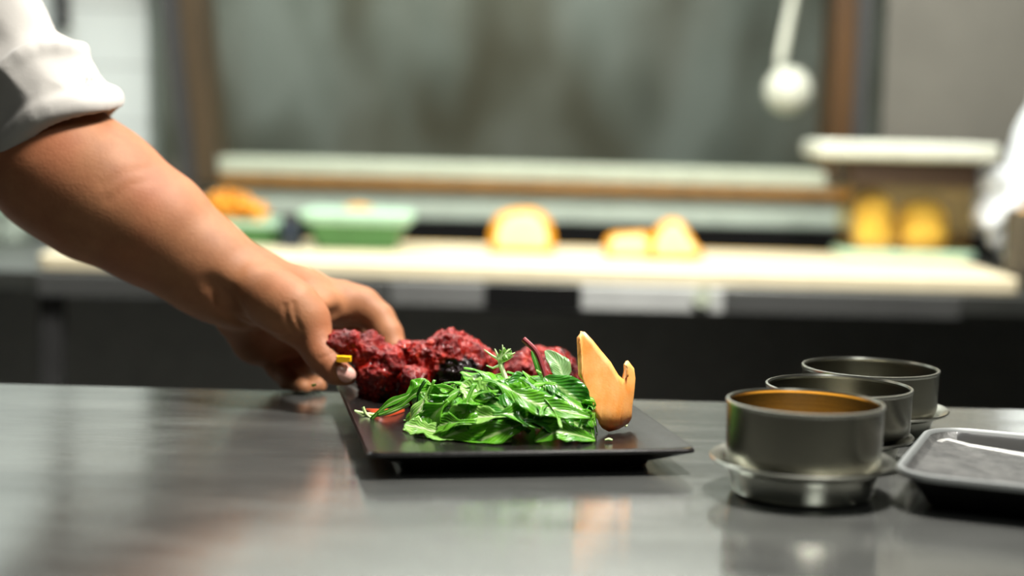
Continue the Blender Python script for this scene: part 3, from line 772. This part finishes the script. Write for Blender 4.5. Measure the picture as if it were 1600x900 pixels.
for i in range(NL):
    lay = 1.0 if i >= 30 else .6
    a = i * golden + rng.uniform(-.3, .3); r = math.sqrt(((i * 7) % 66 + .5) / 66) * .97
    x, y = RX * r * math.cos(a), RY * r * math.sin(a)
    z = mound_z(x, y) * lay
    nrm = Vector((x / RX ** 2, y / RY ** 2, max(z, .006) / RZ ** 2)).normalized()
    t1 = nrm.cross(Vector((0, 1, .2))).normalized(); t2 = nrm.cross(t1)
    az = rng.gauss(0, .75) + (math.pi if rng.random() < .5 else 0)
    xd = (t1 * math.cos(az) + t2 * math.sin(az) + nrm * rng.uniform(-.12, .22)).normalized()
    up = (nrm + Vector((rng.uniform(-.45, .45), rng.uniform(-.6, .15), rng.uniform(.0, .4)))).normalized()
    mt = rng.choice([M['leaf'], M['leaf'], M['leaf'], M['leaf2'], M['leaf3']])
    me = leaf_mesh('rocket_leaf', rng.uniform(.034, .052), rng.uniform(.0085, .0145), mt, rng, rng.choice([2, 2, 3]), rng.uniform(.1, .45), rng.uniform(.12, .3),
                   rng.uniform(-1.3, .4), rng.uniform(-.35, .5), rng.uniform(.10, .26), rng.uniform(-.8, .8))
    co = [v.co.copy() for v in me.vertices]; cen = sum(co, Vector()) / len(co)
    q = frame(xd, up); R = q.to_matrix(); base = mc + Vector((x, y, z + .002))
    for v, c in zip(me.vertices, co):
        w = R @ (c - cen) + base
        if w.z < zf + .001: w.z = zf + .001 + .02 * (zf + .001 - w.z)
        if w.y < 1.030: w.y = 1.030 - .15 * (1.030 - w.y)
        if w.y > 1.14: w.y = 1.14 + .3 * (w.y - 1.14)
        fx_ = P(925, 640, w.y).x
        if w.x > fx_: w.x = fx_ + .2 * (w.x - fx_)
        v.co = w - base
    o = add_leaf(me, 'rocket_leaf', base, Matrix.Identity(3).to_quaternion())
    tag(o, 'green leaf in the tangled salad heap on the black plate', 'leaf', SG)
# singled-out leaves
def ribbon(name, label, pts, mat, Wd, rng_, cat='leaf', **kw):
    pass
def stem_thing(name, label, pts, rs, mat, cat='stem'):
    L = []
    n = len(pts)
    for i in range(n - 1):
        p0, p1, p2, p3 = pts[max(i - 1, 0)], pts[i], pts[i + 1], pts[min(i + 2, n - 1)]
        for k in range(6):
            t = k / 6; L.append(.5 * ((2 * p1) + (p2 - p0) * t + (2 * p0 - 5 * p1 + 4 * p2 - p3) * t * t + (3 * p1 - p0 - 3 * p2 + p3) * t ** 3))
    L.append(pts[-1]); m = len(L)
    R = [np.interp(i / (m - 1), np.linspace(0, 1, len(rs)), rs) for i in range(m)]
    o = MB().tube(L, [float(r) for r in R], 10).build(name, mat)
    return tag(o, label, cat)
# left: two leaves with long stems reaching over the plate
def spine_leaf(name, label, pts, widths, mat, facing=Vector((0, -1, .55)), cat='leaf', curl=.25, m=9, jag=.0):
    """a leaf grown along a spine of points in the place; widths in metres along it"""
    L = []; n = len(pts)
    for i in range(n - 1):
        p0, p1, p2, p3 = pts[max(i - 1, 0)], pts[i], pts[i + 1], pts[min(i + 2, n - 1)]
        for k in range(8):
            t = k / 8; L.append(.5 * ((2 * p1) + (p2 - p0) * t + (2 * p0 - 5 * p1 + 4 * p2 - p3) * t * t + (3 * p1 - p0 - 3 * p2 + p3) * t ** 3))
    L.append(pts[-1]); N = len(L); base = L[0].copy(); vs = []; fs = []; uvs = []
    for i in range(N):
        t = i / (N - 1); T = (L[min(i + 1, N - 1)] - L[max(i - 1, 0)]).normalized()
        S_ = T.cross(facing).normalized(); Nn = S_.cross(T)
        w = float(np.interp(t, np.linspace(0, 1, len(widths)), widths)) * (1 + jag * math.sin(i * 2.1))
        for j in range(m):
            v = (j / (m - 1) - .5) * 2
            p = L[i] + S_ * (v * w) + Nn * (curl * w * v * v + .12 * w * abs(v) * math.sin(i * .9 + (1.5 if v > 0 else 0)))
            p.z = max(p.z, zf + .001); vs.append(p - base); uvs.append((t, j / (m - 1)))
    for i in range(N - 1):
        for j in range(m - 1): fs.append((i * m + j, (i + 1) * m + j, (i + 1) * m + j + 1, i * m + j + 1))
    me = bpy.data.meshes.new(name); me.from_pydata([tuple(v) for v in vs], [], fs); me.materials.append(mat)
    uvl = me.uv_layers.new(name='uv')
    for lp in me.loops: uvl.data[lp.index].uv = uvs[lp.vertex_index]
    me.polygons.foreach_set('use_smooth', [True] * len(me.polygons)); me.update()
    o = add_leaf(me, name, base, Matrix.Identity(3).to_quaternion(), .0006)
    return tag(o, label, cat)
Q = lambda px, py, Y: P(px, py, Y)
spine_leaf('rocket_leaf', 'green leaf whose long stem slopes down left over the tomato wedge', [Q(580, 655, 1.09), Q(606, 632, 1.09), Q(636, 618, 1.092), Q(656, 606, 1.095), Q(664, 592, 1.10)], [.0012, .0014, .0030, .0016, .0075, .0075, .001], M['leaf'])
spine_leaf('rocket_leaf', 'broad leaf bending down at the left end of the salad', [Q(590, 648, 1.085), Q(625, 634, 1.085), Q(652, 614, 1.085), Q(672, 622, 1.083), Q(672, 654, 1.08), Q(664, 664, 1.08)], [.0012, .0012, .0022, .007, .0095, .008, .001], M['leaf'])
stem_thing('leaf_stem', 'pale bare stem curving at the left tip of the salad', [Q(554, 643, 1.10), Q(580, 648, 1.098), Q(606, 646, 1.096), Q(640, 632, 1.095)], [.0013, .0014, .0012, .0009], M['stem'])
stem_thing('leaf_stem', 'short pale stem forking up beside the tomato wedge', [Q(567, 636, 1.095), Q(572, 647, 1.094), Q(582, 655, 1.093)], [.0011, .0011, .0012], M['stem'])
spine_leaf('rocket_leaf', 'pale lobed leaf low at the front left of the salad', [Q(800, 684, 1.045), Q(760, 682, 1.043), Q(720, 680, 1.042), Q(686, 676, 1.045), Q(655, 668, 1.05), Q(632, 664, 1.055)], [.001, .004, .0078, .006, .0115, .004, .0075, .001], M['leaf2'], Vector((0, -1, .9)), curl=.15, jag=.12)
spine_leaf('rocket_leaf', 'long bright leaf lying along the front of the salad', [Q(830, 660, 1.04), Q(800, 668, 1.036), Q(765, 682, 1.035), Q(735, 694, 1.036), Q(712, 694, 1.04)], [.001, .0055, .0085, .0075, .005, .001], M['leaf'], Vector((.2, -1, .8)))
spine_leaf('lettuce_leaf', 'pale crinkled lettuce leaf near the top left of the salad', [Q(800, 640, 1.065), Q(775, 630, 1.062), Q(748, 615, 1.06), Q(722, 600, 1.065)], [.002, .006, .0105, .0105, .003], M['leaf2'], Vector((.1, -1, .7)), jag=.16)
spine_leaf('spinach_leaf', 'large dark spinach leaf on the right next to the carrot', [Q(850, 590, 1.075), Q(875, 606, 1.07), Q(900, 625, 1.068), Q(922, 645, 1.07)], [.0012, .0085, .0125, .010, .001], M['leaf3'], Vector((-.1, -1, .8)))
spine_leaf('rocket_leaf', 'bright rib-backed leaf pointing right towards the carrot foot', [Q(800, 610, 1.045), Q(830, 628, 1.042), Q(870, 640, 1.042), Q(922, 652, 1.045)], [.001, .008, .009, .006, .001], M['leaf'], Vector((0, -1, .8)))
spine_leaf('rocket_leaf', 'curled leaf at the front right of the salad', [Q(930, 688, 1.045), Q(900, 680, 1.04), Q(868, 676, 1.037), Q(835, 690, 1.035)], [.001, .0045, .0075, .006, .001], M['leaf'], Vector((0, -1, .9)))
spine_leaf('spinach_leaf', 'upright grey green oval leaf behind the dark red stem', [Q(880, 594, 1.10), Q(872, 570, 1.105), Q(852, 548, 1.11)], [.001, .0075, .0082, .005, .0008], leaf_mat('grey_green_leaf', srgb(110, 156, 92), srgb(150, 190, 128), srgb(190, 214, 166)), Vector((.5, -1, .4)))
spine_leaf('spinach_leaf', 'narrow dark leaf edge standing left of the dark red stem', [Q(846, 592, 1.098), Q(838, 568, 1.10), Q(831, 548, 1.104)], [.0008, .0022, .0022, .0006], M['leaf3'], Vector((.5, -1, .3)))
stem_thing('beet_stem', 'dark red stem sticking up from the top of the salad', [Q(856, 603, 1.085), Q(848, 575, 1.09), Q(838, 550, 1.095), Q(818, 530, 1.10)], [.0017, .0018, .0020, .0021], M['red_stem'])
fr = empty('frisee_sprig', Q(790, 592, 1.10)); tag(fr, 'white frilly frisee sprig standing in front of the big chicken piece', 'leaf')
def fpart(pts, rs, mat, name):
    o = MB().tube([p - fr.location for p in pts], rs, 8).build(name, mat, fr); return o
fpart([Q(790, 592, 1.10), Q(784, 575, 1.102), Q(780, 562, 1.104)], [.0019, .0017, .0013], M['frisee'], 'stalk')
for ends in ([(780, 562), (768, 555), (756, 546)], [(782, 570), (770, 575), (760, 571)], [(780, 562), (776, 552), (773, 545)], [(781, 560), (786, 548), (785, 539)], [(781, 562), (792, 550), (798, 545)], [(781, 563), (796, 556), (805, 551)], [(782, 566), (794, 561), (802, 556)]):
    fpart([Q(x, y, 1.103) for x, y in ends], [.0011, .0008, .0004], M['frisee'], 'frond')
spine_leaf('frisee_tip', 'small pale green frilled tip on the frisee sprig', [Q(780, 562, 1.1025), Q(788, 554, 1.1025), Q(800, 551, 1.103)], [.0012, .0036, .0034, .001], M['leaf2'], Vector((0, -1, .4)), jag=.4)
stem_thing('leaf_stem', 'thin pale stem at the right foot of the carrot garnish', [G(978, 668, zf + .0018), G(998, 657, zf + .0022)], [.0014, .0012], M['stem'])
sc2 = G(951, 688, zf + .0016)
stem_thing('leaf_stem', 'tiny pale crumb on the plate in front of the carrot', [sc2 + Vector((-.0025, 0, 0)), sc2 + Vector((0, .0005, .0004)), sc2 + Vector((.0025, 0, 0))], [.0006, .0012, .0007], M['stem'])
lc = G(490, 602, TOP + .0165 + .001)
stem_thing('leaf_stem', 'tiny green crumb on the plate rim by the fingertips', [lc + Vector((-.0016, 0, 0)), lc, lc + Vector((.0018, 0, .0008))], [.0006, .0012, .0006], M['leaf'])

# ------------------------------------------------------------------ carrot garnish
out = [(909, 526), (912, 560), (913, 585), (911, 601), (918, 622), (926, 645), (936, 660), (941, 672), (952, 679), (968, 676), (984, 668), (989, 660), (990, 642), (993, 625), (996, 600), (994, 584), (984, 571), (980, 576), (981, 596), (976, 599), (968, 592), (956, 572), (942, 556), (928, 539), (916, 527)]
cy0 = G(960, 678, zf + .0006).y
bm = bmesh.new(); pv = []
for x, y in out:
    w = P(x, y, cy0); pv.append(bm.verts.new((w.x, cy0, w.z)))
fc = bm.faces.new(pv)
bmesh.ops.triangulate(bm, faces=[fc])
for _ in range(3):
    bmesh.ops.subdivide_edges(bm, edges=[e for e in bm.edges if e.calc_length() > .004], cuts=1, use_grid_fill=False)
    bmesh.ops.triangulate(bm, faces=bm.faces[:])
xc = P(945, 620, cy0).x; ztip = P(909, 526, cy0).z
for v in bm.verts:
    dx = v.co.x - xc; hz = (v.co.z - zf) / (ztip - zf)
    fold = dx - .010 + .016 * max(0, .45 - hz)               # the right flank turns away, the foot tucks under
    v.co.y = cy0 + 10.0 * max(0, fold + .004) ** 2 * 3.0 + 14 * min(0, dx + .006) ** 2 + .024 * (hz - .1) * (1 if hz > .1 else 0) + .9 * max(0, .22 - hz) ** 2 * .12
lowest = min(v.co.z for v in bm.verts)
cb = Vector((xc, cy0, zf))
for v in bm.verts: v.co = Vector((v.co.x, v.co.y, v.co.z - lowest + zf + .0008)) - cb
me = bpy.data.meshes.new('carrot_garnish'); bm.to_mesh(me); bm.free(); me.materials.append(M['carrot'])
me.polygons.foreach_set('use_smooth', [True] * len(me.polygons))
o = bpy.data.objects.new('carrot_garnish', me); COL.objects.link(o); o.location = cb
s = o.modifiers.new('thickness', 'SOLIDIFY'); s.thickness = .0028; s.offset = -1
tag(o, 'orange carved carrot slice with two points standing right of the salad', 'garnish')

# ------------------------------------------------------------------ steel cups and dishes
def cup_set(px, py_contact, Yc, dishr, cupr, ch, names, sauce=None, tilt=(0, 0)):
    c = P(px, 450, Yc); loc = Vector((c.x, Yc, TOP))
    rb = dishr * .77; zs = 1.18 if Yc < 1 else 1.0; lift = .0048 * zs if dishr > .055 else .0086
    d = tag(MB().lathe([(r_, z_ * zs) for r_, z_ in [(0, .0004), (rb * .90, .0004), (rb * .97, .0014), (rb * 1.0, .0034), (rb * 1.035, .0100), (rb * 1.07, .0136), (dishr * .90, .0158), (dishr * .96, .0166), (dishr * .99, .0172), (dishr, .0182), (dishr * .985, .0190), (dishr * .95, .0184),
                        (dishr * .87, .0166), (rb * 1.02, .0126), (rb * 1.0, .0086), (rb * .98, .0058), (rb * .9, .0048), (0, .0046)]]).build('saucer_dish', M['saucer'], loc=loc), names[1], 'saucer', 'steel dishes under the cups')
    cu = empty('steel_cup', loc + Vector((0, 0, lift))); tag(cu, names[0], 'cup', 'steel cups on dishes')
    r = cupr; t = .0011
    k = .0036
    rb2 = min(rb * .9, r * .86)
    MB().lathe([(0, 0), (rb2 - .002, 0), (rb2, .0006), (min(rb * .965, r * .96), .0060), (r * .985, .0130), (r * .99, .0155), (r, ch - .002), (r - t, ch - .002), (r * .99 - t, .0155), (r * .98 - t, .0132), (min(rb * .965, r * .96) - t, .0066), (rb2 - t, .0022), (0, .0018)]).build('cup_body', M['cup'], cu)
    MB().lathe([(r - t - .0003, ch - .0026), (r + .0003, ch - .0022), (r + .0006, ch - .0012), (r + .0003, ch), (r - t, ch + .0002), (r - t - .0006, ch - .0012), (r - t - .0003, ch - .0026)], 96).build('rolled_rim', M['saucer'], cu)
    if sauce:
        h = ch * sauce
        tag(MB().lathe([(0, .0022), (rb2 - t - .0006, .0026), (min(rb * .965, r * .96) - t - .0004, .0070), (r * .978 - t, .0135), (r * .99 - t - .0004, .0158), (r - t - .0005, h), (r - t - .004, h - .0006), (0, h - .0007)]).build('sauce', M['sauce'], loc=loc + Vector((0, 0, lift))), 'yellow sauce filling the nearest steel cup', 'sauce')
    return loc
cup_set(1266, 776, .950, .0560, .0467, .0508, ('blurred steel cup of yellow sauce, nearest of the cups', 'rimmed steel dish under the sauce cup nearest the viewer'), .52)
cup_set(1318, 725, 1.049, .0504, .0478, .0420, ('middle steel cup partly hidden behind the sauce cup', 'steel dish under the middle cup'))
cup_set(1366, 678, 1.155, .0575, .0490, .0430, ('farthest steel cup with the sharpest rim', 'steel dish under the farthest cup'))

# ------------------------------------------------------------------ iron pan at the right
PAN = math.radians(-22)
pan = empty('iron_pan', (.372, .937, TOP), PAN); tag(pan, 'shallow iron tray with worn grey floor beside the steel cups at the right edge', 'tray')
hu, hv = .130, .084; PZ = .0235
def rr(i, z, r=.03): return rrect(hu - i, hv - i, max(r - i, .004), z, n=14)
MB().loft([rr(.022, .0004), rr(.020, .0012), rr(.007, PZ - .006), rr(.005, PZ - .0046)], True, False).build('outside', M['pan_out'], pan)
MB().loft([rr(.005, PZ - .0046), rr(.0006, PZ - .0042), rr(0, PZ - .002), rr(.0008, PZ - .0003), rr(.003, PZ), rr(.0042, PZ - .0008), rr(.0050, PZ - .0022)], False, False).build('rim', M['pan_rim'], pan)
def vlim(u): return .074 - .62 * (u + hu - .006) if u < -.03 else .074 - .62 * (.094) - .06 * (u + .03)
def fl(i, z, e):
    o = []
    for (u, v, _) in rr(i, z, .03):
        t = min(1, max(0, (-.02 - u) / .10)); t = t * t * (3 - 2 * t)
        o.append((u, min(v, vlim(u) - e), z + (PZ - .0045 - z) * t * .85))
    return o
_w = MB().loft([rr(.0050, PZ - .0022), fl(.0085, .0145, -.004), fl(.0095, .0125, .0)], False, False)
mesh_obj('inner_wall', _w.v, _w.f, [M['pan_black'], M['pan']], pan, True, slots=[0 if (min(_w.v[q][1] for q in f) > -.005 and sum(_w.v[q][0] for q in f) / 4 > -hu + .02) else 1 for f in _w.f])
_e = MB().loft([fl(.0095, .0125, .0), fl(.0115, .0105, .003), fl(.013, .0092, .0055)], False, False)
mesh_obj('lit_ridge', _e.v, _e.f, [M['pan_edge'], M['pan']], pan, True, slots=[0 if min(_e.v[q][1] for q in f) > -.005 else 1 for f in _e.f])
MB().loft([fl(.013, .0092, .0055), fl(.020, .0068, .012), fl(.034, .0050, .024)], False, True).build('worn_floor', M['pan'], pan)

# ------------------------------------------------------------------ the cook: bare forearm and hand, rolled sleeve
Y0 = 1.235
cook_lo = Vector((-.70, 1.11, TOP + .002)); cook_hi = Vector((-.065, 1.42, 1.36))
S = SDF(cook_lo, cook_hi, .0017)
pr = lambda px, py, Y, r: (P(px, py, Y), r * Y / FPX)
def lim(pts, k, **kw):
    q = [pr(*p) for p in pts]; S.chain([a for a, _ in q], [r for _, r in q], k, **kw)
# upper arm in the sleeve, forearm
lim([(-150, -250, 1.30, 50), (-60, -60, 1.26, 50), (20, 110, 1.24, 56), (62, 195, 1.236, 74)], .01)
lim([(60, 188, 1.236, 82), (84, 258, Y0, 100), (104, 270, Y0, 103), (155, 303, Y0, 104), (240, 356, Y0, 89), (314, 411, Y0, 74), (376, 448, Y0, 63)], .012)
# hand: back and metacarpals
lim([(350, 442, 1.237, 60), (400, 452, 1.240, 50), (436, 462, 1.245, 46)], .016)
lim([(395, 448, 1.250, 42), (470, 462, 1.265, 40), (540, 477, 1.278, 30)], .014)          # index metacarpal
lim([(395, 470, 1.262, 40), (450, 492, 1.285, 42), (505, 506, 1.296, 29)], .014)          # middle metacarpal
lim([(390, 488, 1.265, 38), (440, 518, 1.292, 38), (475, 530, 1.306, 28)], .014)          # ring
lim([(376, 496, 1.258, 36), (402, 530, 1.275, 34), (440, 552, 1.300, 26)], .014)          # little, heel of the palm
# thumb
lim([(385, 448, 1.222, 42), (425, 466, 1.206, 44), (456, 486, 1.198, 43), (478, 506, 1.196, 37)], .012)
lim([(478, 506, 1.194, 36), (498, 545, 1.186, 25), (507, 562, 1.179, 22)], .008)
lim([(505, 560, 1.180, 22), (524, 580, 1.173, 19.5), (542, 587, 1.171, 16)], .006)
# web between thumb and index
lim([(470, 488, 1.21, 24), (500, 480, 1.245, 22), (530, 484, 1.27, 20)], .014)
# index finger
lim([(536, 470, 1.276, 31), (566, 478, 1.276, 27), (592, 498, 1.270, 24)], .008)
lim([(592, 498, 1.270, 24), (606, 522, 1.262, 22), (616, 548, 1.254, 20)], .006)
lim([(616, 548, 1.254, 20), (620, 572, 1.248, 17)], .005)
# middle finger behind the index, tucked to the rim
lim([(505, 506, 1.296, 27), (556, 512, 1.306, 24), (575, 538, 1.30, 22), (572, 572, 1.292, 18)], .007)
# ring and little curl under the rim
lim([(472, 530, 1.304, 25), (462, 570, 1.292, 22)], .007); lim([(462, 570, 1.292, 22), (478, 598, 1.275, 19), (496, 604, 1.262, 15)], .005)
lim([(438, 548, 1.296, 24), (438, 574, 1.280, 20)], .007); lim([(438, 574, 1.280, 20), (456, 598, 1.262, 17), (474, 606, 1.25, 14)], .005)
# hollows: web, wrist, under the thumb root
q = pr(520, 500, 1.226, 17); S.cut(q[0], P(536, 494, 1.24), q[1], .008, .006)
q = pr(345, 478, 1.175, 9); S.cut(P(352, 472, 1.196), P(372, 500, 1.196), .0055, .004, .010)
V, F = S.mesh(); V = relax(V, F, 3)
# creases: fold lines pressed into the skin
def crease(pts, depth, width):
    global V
    A = [np.array(p[:]) for p in pts]
    best = np.full(len(V), 9.0)
    for a_, b_ in zip(A[:-1], A[1:]):
        d = b_ - a_; t = np.clip(((V - a_) @ d) / (d @ d), 0, 1); best = np.minimum(best, np.linalg.norm(V - a_ - t[:, None] * d, axis=1))
    N = np.zeros_like(V); fn = np.cross(V[F[:, 1]] - V[F[:, 0]], V[F[:, 2]] - V[F[:, 0]])
    for k in range(4): np.add.at(N, F[:, k], fn)
    N /= np.linalg.norm(N, axis=1)[:, None] + 1e-12
    V = V - N * (depth * np.exp(-(best / width) ** 2))[:, None]
from mathutils.bvhtree import BVHTree
bv = BVHTree.FromPolygons([tuple(v) for v in V], [tuple(f) for f in F])
def on_skin(px, py):
    o_ = CM.translation; d = (P(px, py, 1.2) - o_).normalized(); h = bv.ray_cast(o_, d)
    return h[0] if h[0] is not None else P(px, py, 1.2)
for pts, dp, w in (([(445, 478), (448, 500), (456, 518)], .0010, .0022), ([(458, 474), (462, 498), (470, 514)], .0010, .0020), ([(160, 290), (195, 270), (235, 262)], .0004, .004), ([(170, 312), (205, 288), (248, 282)], .0004, .004),
                   ([(382, 500), (420, 522), (466, 528)], .0022, .004), ([(345, 470), (352, 490), (378, 506)], .0020, .005), ([(332, 446), (350, 460), (360, 478)], .0036, .009), ([(500, 560), (512, 556), (520, 552)], .0006, .0016)):
    crease([on_skin(*p) for p in pts], dp, w)
ck_base = P(372, 452, Y0); ck_base = Vector((ck_base.x, ck_base.y, V[:, 2].min()))
cook = mesh_obj('person', V - np.array(ck_base), F, M['skin'], None, True, ck_base)
tag(cook, 'person with a rolled white sleeve setting down the black plate with one bare hand', 'person')
# thumbnail, laid on the thumb tip
bv2 = BVHTree.FromPolygons([tuple(v) for v in V], [tuple(f) for f in F])
nv = []; nf = []; nu, nw = 12, 10
o_ = CM.translation
c_n = Vector((0, 0, 0))
d_ = (P(541, 582, 1.2) - o_).normalized(); h_ = bv2.ray_cast(o_, d_)
nctr = h_[0] if h_[0] is not None else P(541, 582, 1.2)
nn = ((h_[1] if h_[1] is not None else Vector((0, -1, 0))) * .5 + Vector((.05, -.75, .65)).normalized() * .5).normalized()
ax = (P(548, 587, 1.171) - P(520, 577, 1.173)).normalized()
ax = (ax - nn * ax.dot(nn)).normalized(); sd = nn.cross(ax)
for i in range(nu + 1):
    for j_ in range(nw + 1):
        u = i / nu * 2 - 1; v = j_ / nw * 2 - 1
        uu = u * math.sqrt(1 - v * v / 2); vv = v * math.sqrt(1 - u * u / 2)
        q = nctr + ax * (uu * .0074) + sd * (vv * .0062) + nn * .008
        h = bv2.ray_cast(q, -nn, .03)
        s_ = h[0] if h[0] is not None else nctr
        edge = max(abs(uu), abs(vv)); nv.append(s_ + nn * (.0009 - .0012 * edge ** 6) - ck_base)
for i in range(nu):
    for j_ in range(nw): nf.append((i * (nw + 1) + j_, (i + 1) * (nw + 1) + j_, (i + 1) * (nw + 1) + j_ + 1, i * (nw + 1) + j_ + 1))
nl = mesh_obj('thumbnail', nv, nf, M['nail'], cook, auto=3)
sm = nl.modifiers.new('thickness', 'SOLIDIFY'); sm.thickness = .0006; sm.offset = -.5
nl['label'] = 'pale pink thumbnail'
# sleeve with its thick rolled cuff
S = SDF(Vector((-.78, 1.08, .98)), Vector((-.27, 1.48, 1.42)), .0022)
px_ = 1.235 / FPX
A0, A1, A2 = P(-190, -330, 1.31), P(-70, -88, 1.26), P(36, 96, 1.24)
S.chain([A0, A1, A2], [84 * px_, 72 * px_, 64 * px_], .02)
ca, cb_ = P(42, 108, 1.237), P(87, 197, 1.235)
axis = (cb_ - ca).normalized(); sx_ = axis.cross(Vector((0, 1, 0))).normalized(); sy_ = axis.cross(sx_)
S.cone(ca + (cb_ - ca) * .3, ca + (cb_ - ca) * .62, 86 * px_, 92 * px_, .004)
def ring(c, r, rr, k, ph=0, wob=.0, n=28, drift=.004):
    pts = []
    for i in range(n + 1):
        a = 2 * math.pi * i / n
        pts.append(c + (sx_ * math.cos(a) + sy_ * math.sin(a)) * (r * (1 + wob * math.sin(2 * a + ph))) + axis * (drift * math.sin(3 * a + ph)))
    S.chain(pts, [rr] * (n + 1), k)
ring(cb_, 96 * px_, 11 * px_, .012, .4, .02)
ring(ca + (cb_ - ca) * .04, 78 * px_, 13 * px_, .004, 1.3, .03)
S.cone(ca + (cb_ - ca) * .5, ca + (cb_ - ca) * .9, 92 * px_, 97 * px_, .006)
fs_ = 1.235 - 96 * px_
# the opening
S.cut(P(80, 172, 1.236), P(128, 262, 1.232), 86 * px_, 100 * px_, .004)
V, F = S.mesh(); V = relax(V, F, 3)
for i in range(len(V)):
    p = Vector(V[i]); al = (p - ca).dot(axis)
    f1 = noise.noise(Vector((p.x * 26 + p.z * 22, p.y * 12, p.z * 10 + 3.1)))          # slanting folds
    d = (.5 - abs(f1)) * .0076 + noise.noise(p * 40) * .0009
    d *= min(1, max(.15, (.048 - al) / .02)) if al > 0 else 1
    V[i] += np.array((p - (ca + axis * (p - ca).dot(axis))).normalized()[:]) * d
mesh_obj('jacket_sleeve', V - np.array(ck_base), F, M['jacket'], cook)
SH = A0 + (A0 - A1).normalized() * .02
S = SDF(Vector((SH.x - .50, 1.10, .62)), Vector((SH.x + .12, 1.78, 1.62)), .006)
tc = Vector((SH.x - .20, 1.45, 0))
S.cone(SH, Vector((tc.x + .06, 1.42, SH.z + .02)), .078, .09, .04)
S.cone(Vector((tc.x, 1.45, 1.40)), Vector((tc.x, 1.46, 1.05)), .16, .15, .05, flat=(0, 1, 0), fs=1.3)
S.cone(Vector((tc.x, 1.46, 1.05)), Vector((tc.x, 1.46, .80)), .15, .165, .05, flat=(0, 1, 0), fs=1.25)
V, F = S.mesh(); V = relax(V, F, 2)
mesh_obj('jacket_body', V - np.array(ck_base), F, M['jacket'], cook)
S = SDF(Vector((tc.x - .22, 1.28, .0)), Vector((tc.x + .22, 1.70, .86)), .006)
for sx in (-.085, .085):
    S.chain([Vector((tc.x + sx, 1.46, .74)), Vector((tc.x + sx, 1.46, .46)), Vector((tc.x + sx, 1.47, .085))], [.095, .075, .06], .03)
    S.cone(Vector((tc.x + sx, 1.46, .045)), Vector((tc.x + sx, 1.34, .04)), .042, .036, .02)
V, F = S.mesh(); V = relax(V, F, 2)
mesh_obj('trousers', V - np.array(ck_base), F, M['dark'], cook)

# ------------------------------------------------------------------ second cook at the right edge, white sleeve and gloved hand
YG = 2.52
S = SDF(P(1500, 420, YG) - Vector((.02, .2, .03)), P(1900, -120, YG) + Vector((.3, .35, .3)), .003)
def l2(pts, k):
    q = [(P(x, y, Y), r * Y / FPX) for x, y, Y, r in pts]; S.chain([a for a, _ in q], [r for _, r in q], k)
l2([(1880, -110, YG + .1, 95), (1720, 130, YG + .05, 90), (1650, 235, YG + .02, 62), (1612, 290, YG, 46)], .03)
V, F = S.mesh(); V = relax(V, F, 2)
for i in range(len(V)):
    p = Vector(V[i]); V[i] += np.array(noise.noise_vector(p * 28)) * .004
gb = P(1590, 330, YG); gb = Vector((gb.x, gb.y, bt))
S = SDF(P(1500, 420, YG) - Vector((.02, .10, .02)), P(1700, 200, YG) + Vector((.05, .12, .02)), .0022)
l2([(1640, 268, YG, 40), (1600, 300, YG, 38), (1572, 316, YG, 32)], .012)
l2([(1588, 290, YG - .01, 26), (1560, 280, YG - .02, 18), (1541, 284, YG - .02, 14)], .007)      # index
l2([(1575, 310, YG, 24), (1548, 322, YG - .015, 17), (1531, 338, YG - .02, 14)], .007)
l2([(1590, 324, YG - .01, 24), (1566, 348, YG - .03, 17), (1556, 374, YG - .035, 14)], .007)
l2([(1600, 326, YG, 24), (1582, 360, YG - .01, 17), (1570, 390, YG - .02, 14)], .007)
l2([(1600, 300, YG - .03, 24), (1574, 330, YG - .05, 17), (1548, 350, YG - .05, 13)], .007)
V2, F2 = S.mesh(); V2 = relax(V2, F2, 1)
V2[:, 2] = np.maximum(V2[:, 2], bt + .0008)
pe = mesh_obj('person', V2 - np.array(gb), F2, M['glove'], None, True, gb); tag(pe, 'person in bright white reaching in at the right edge by the brown container', 'person')
mesh_obj('jacket_sleeve', V - np.array(gb), F, M['jacket2'], pe)
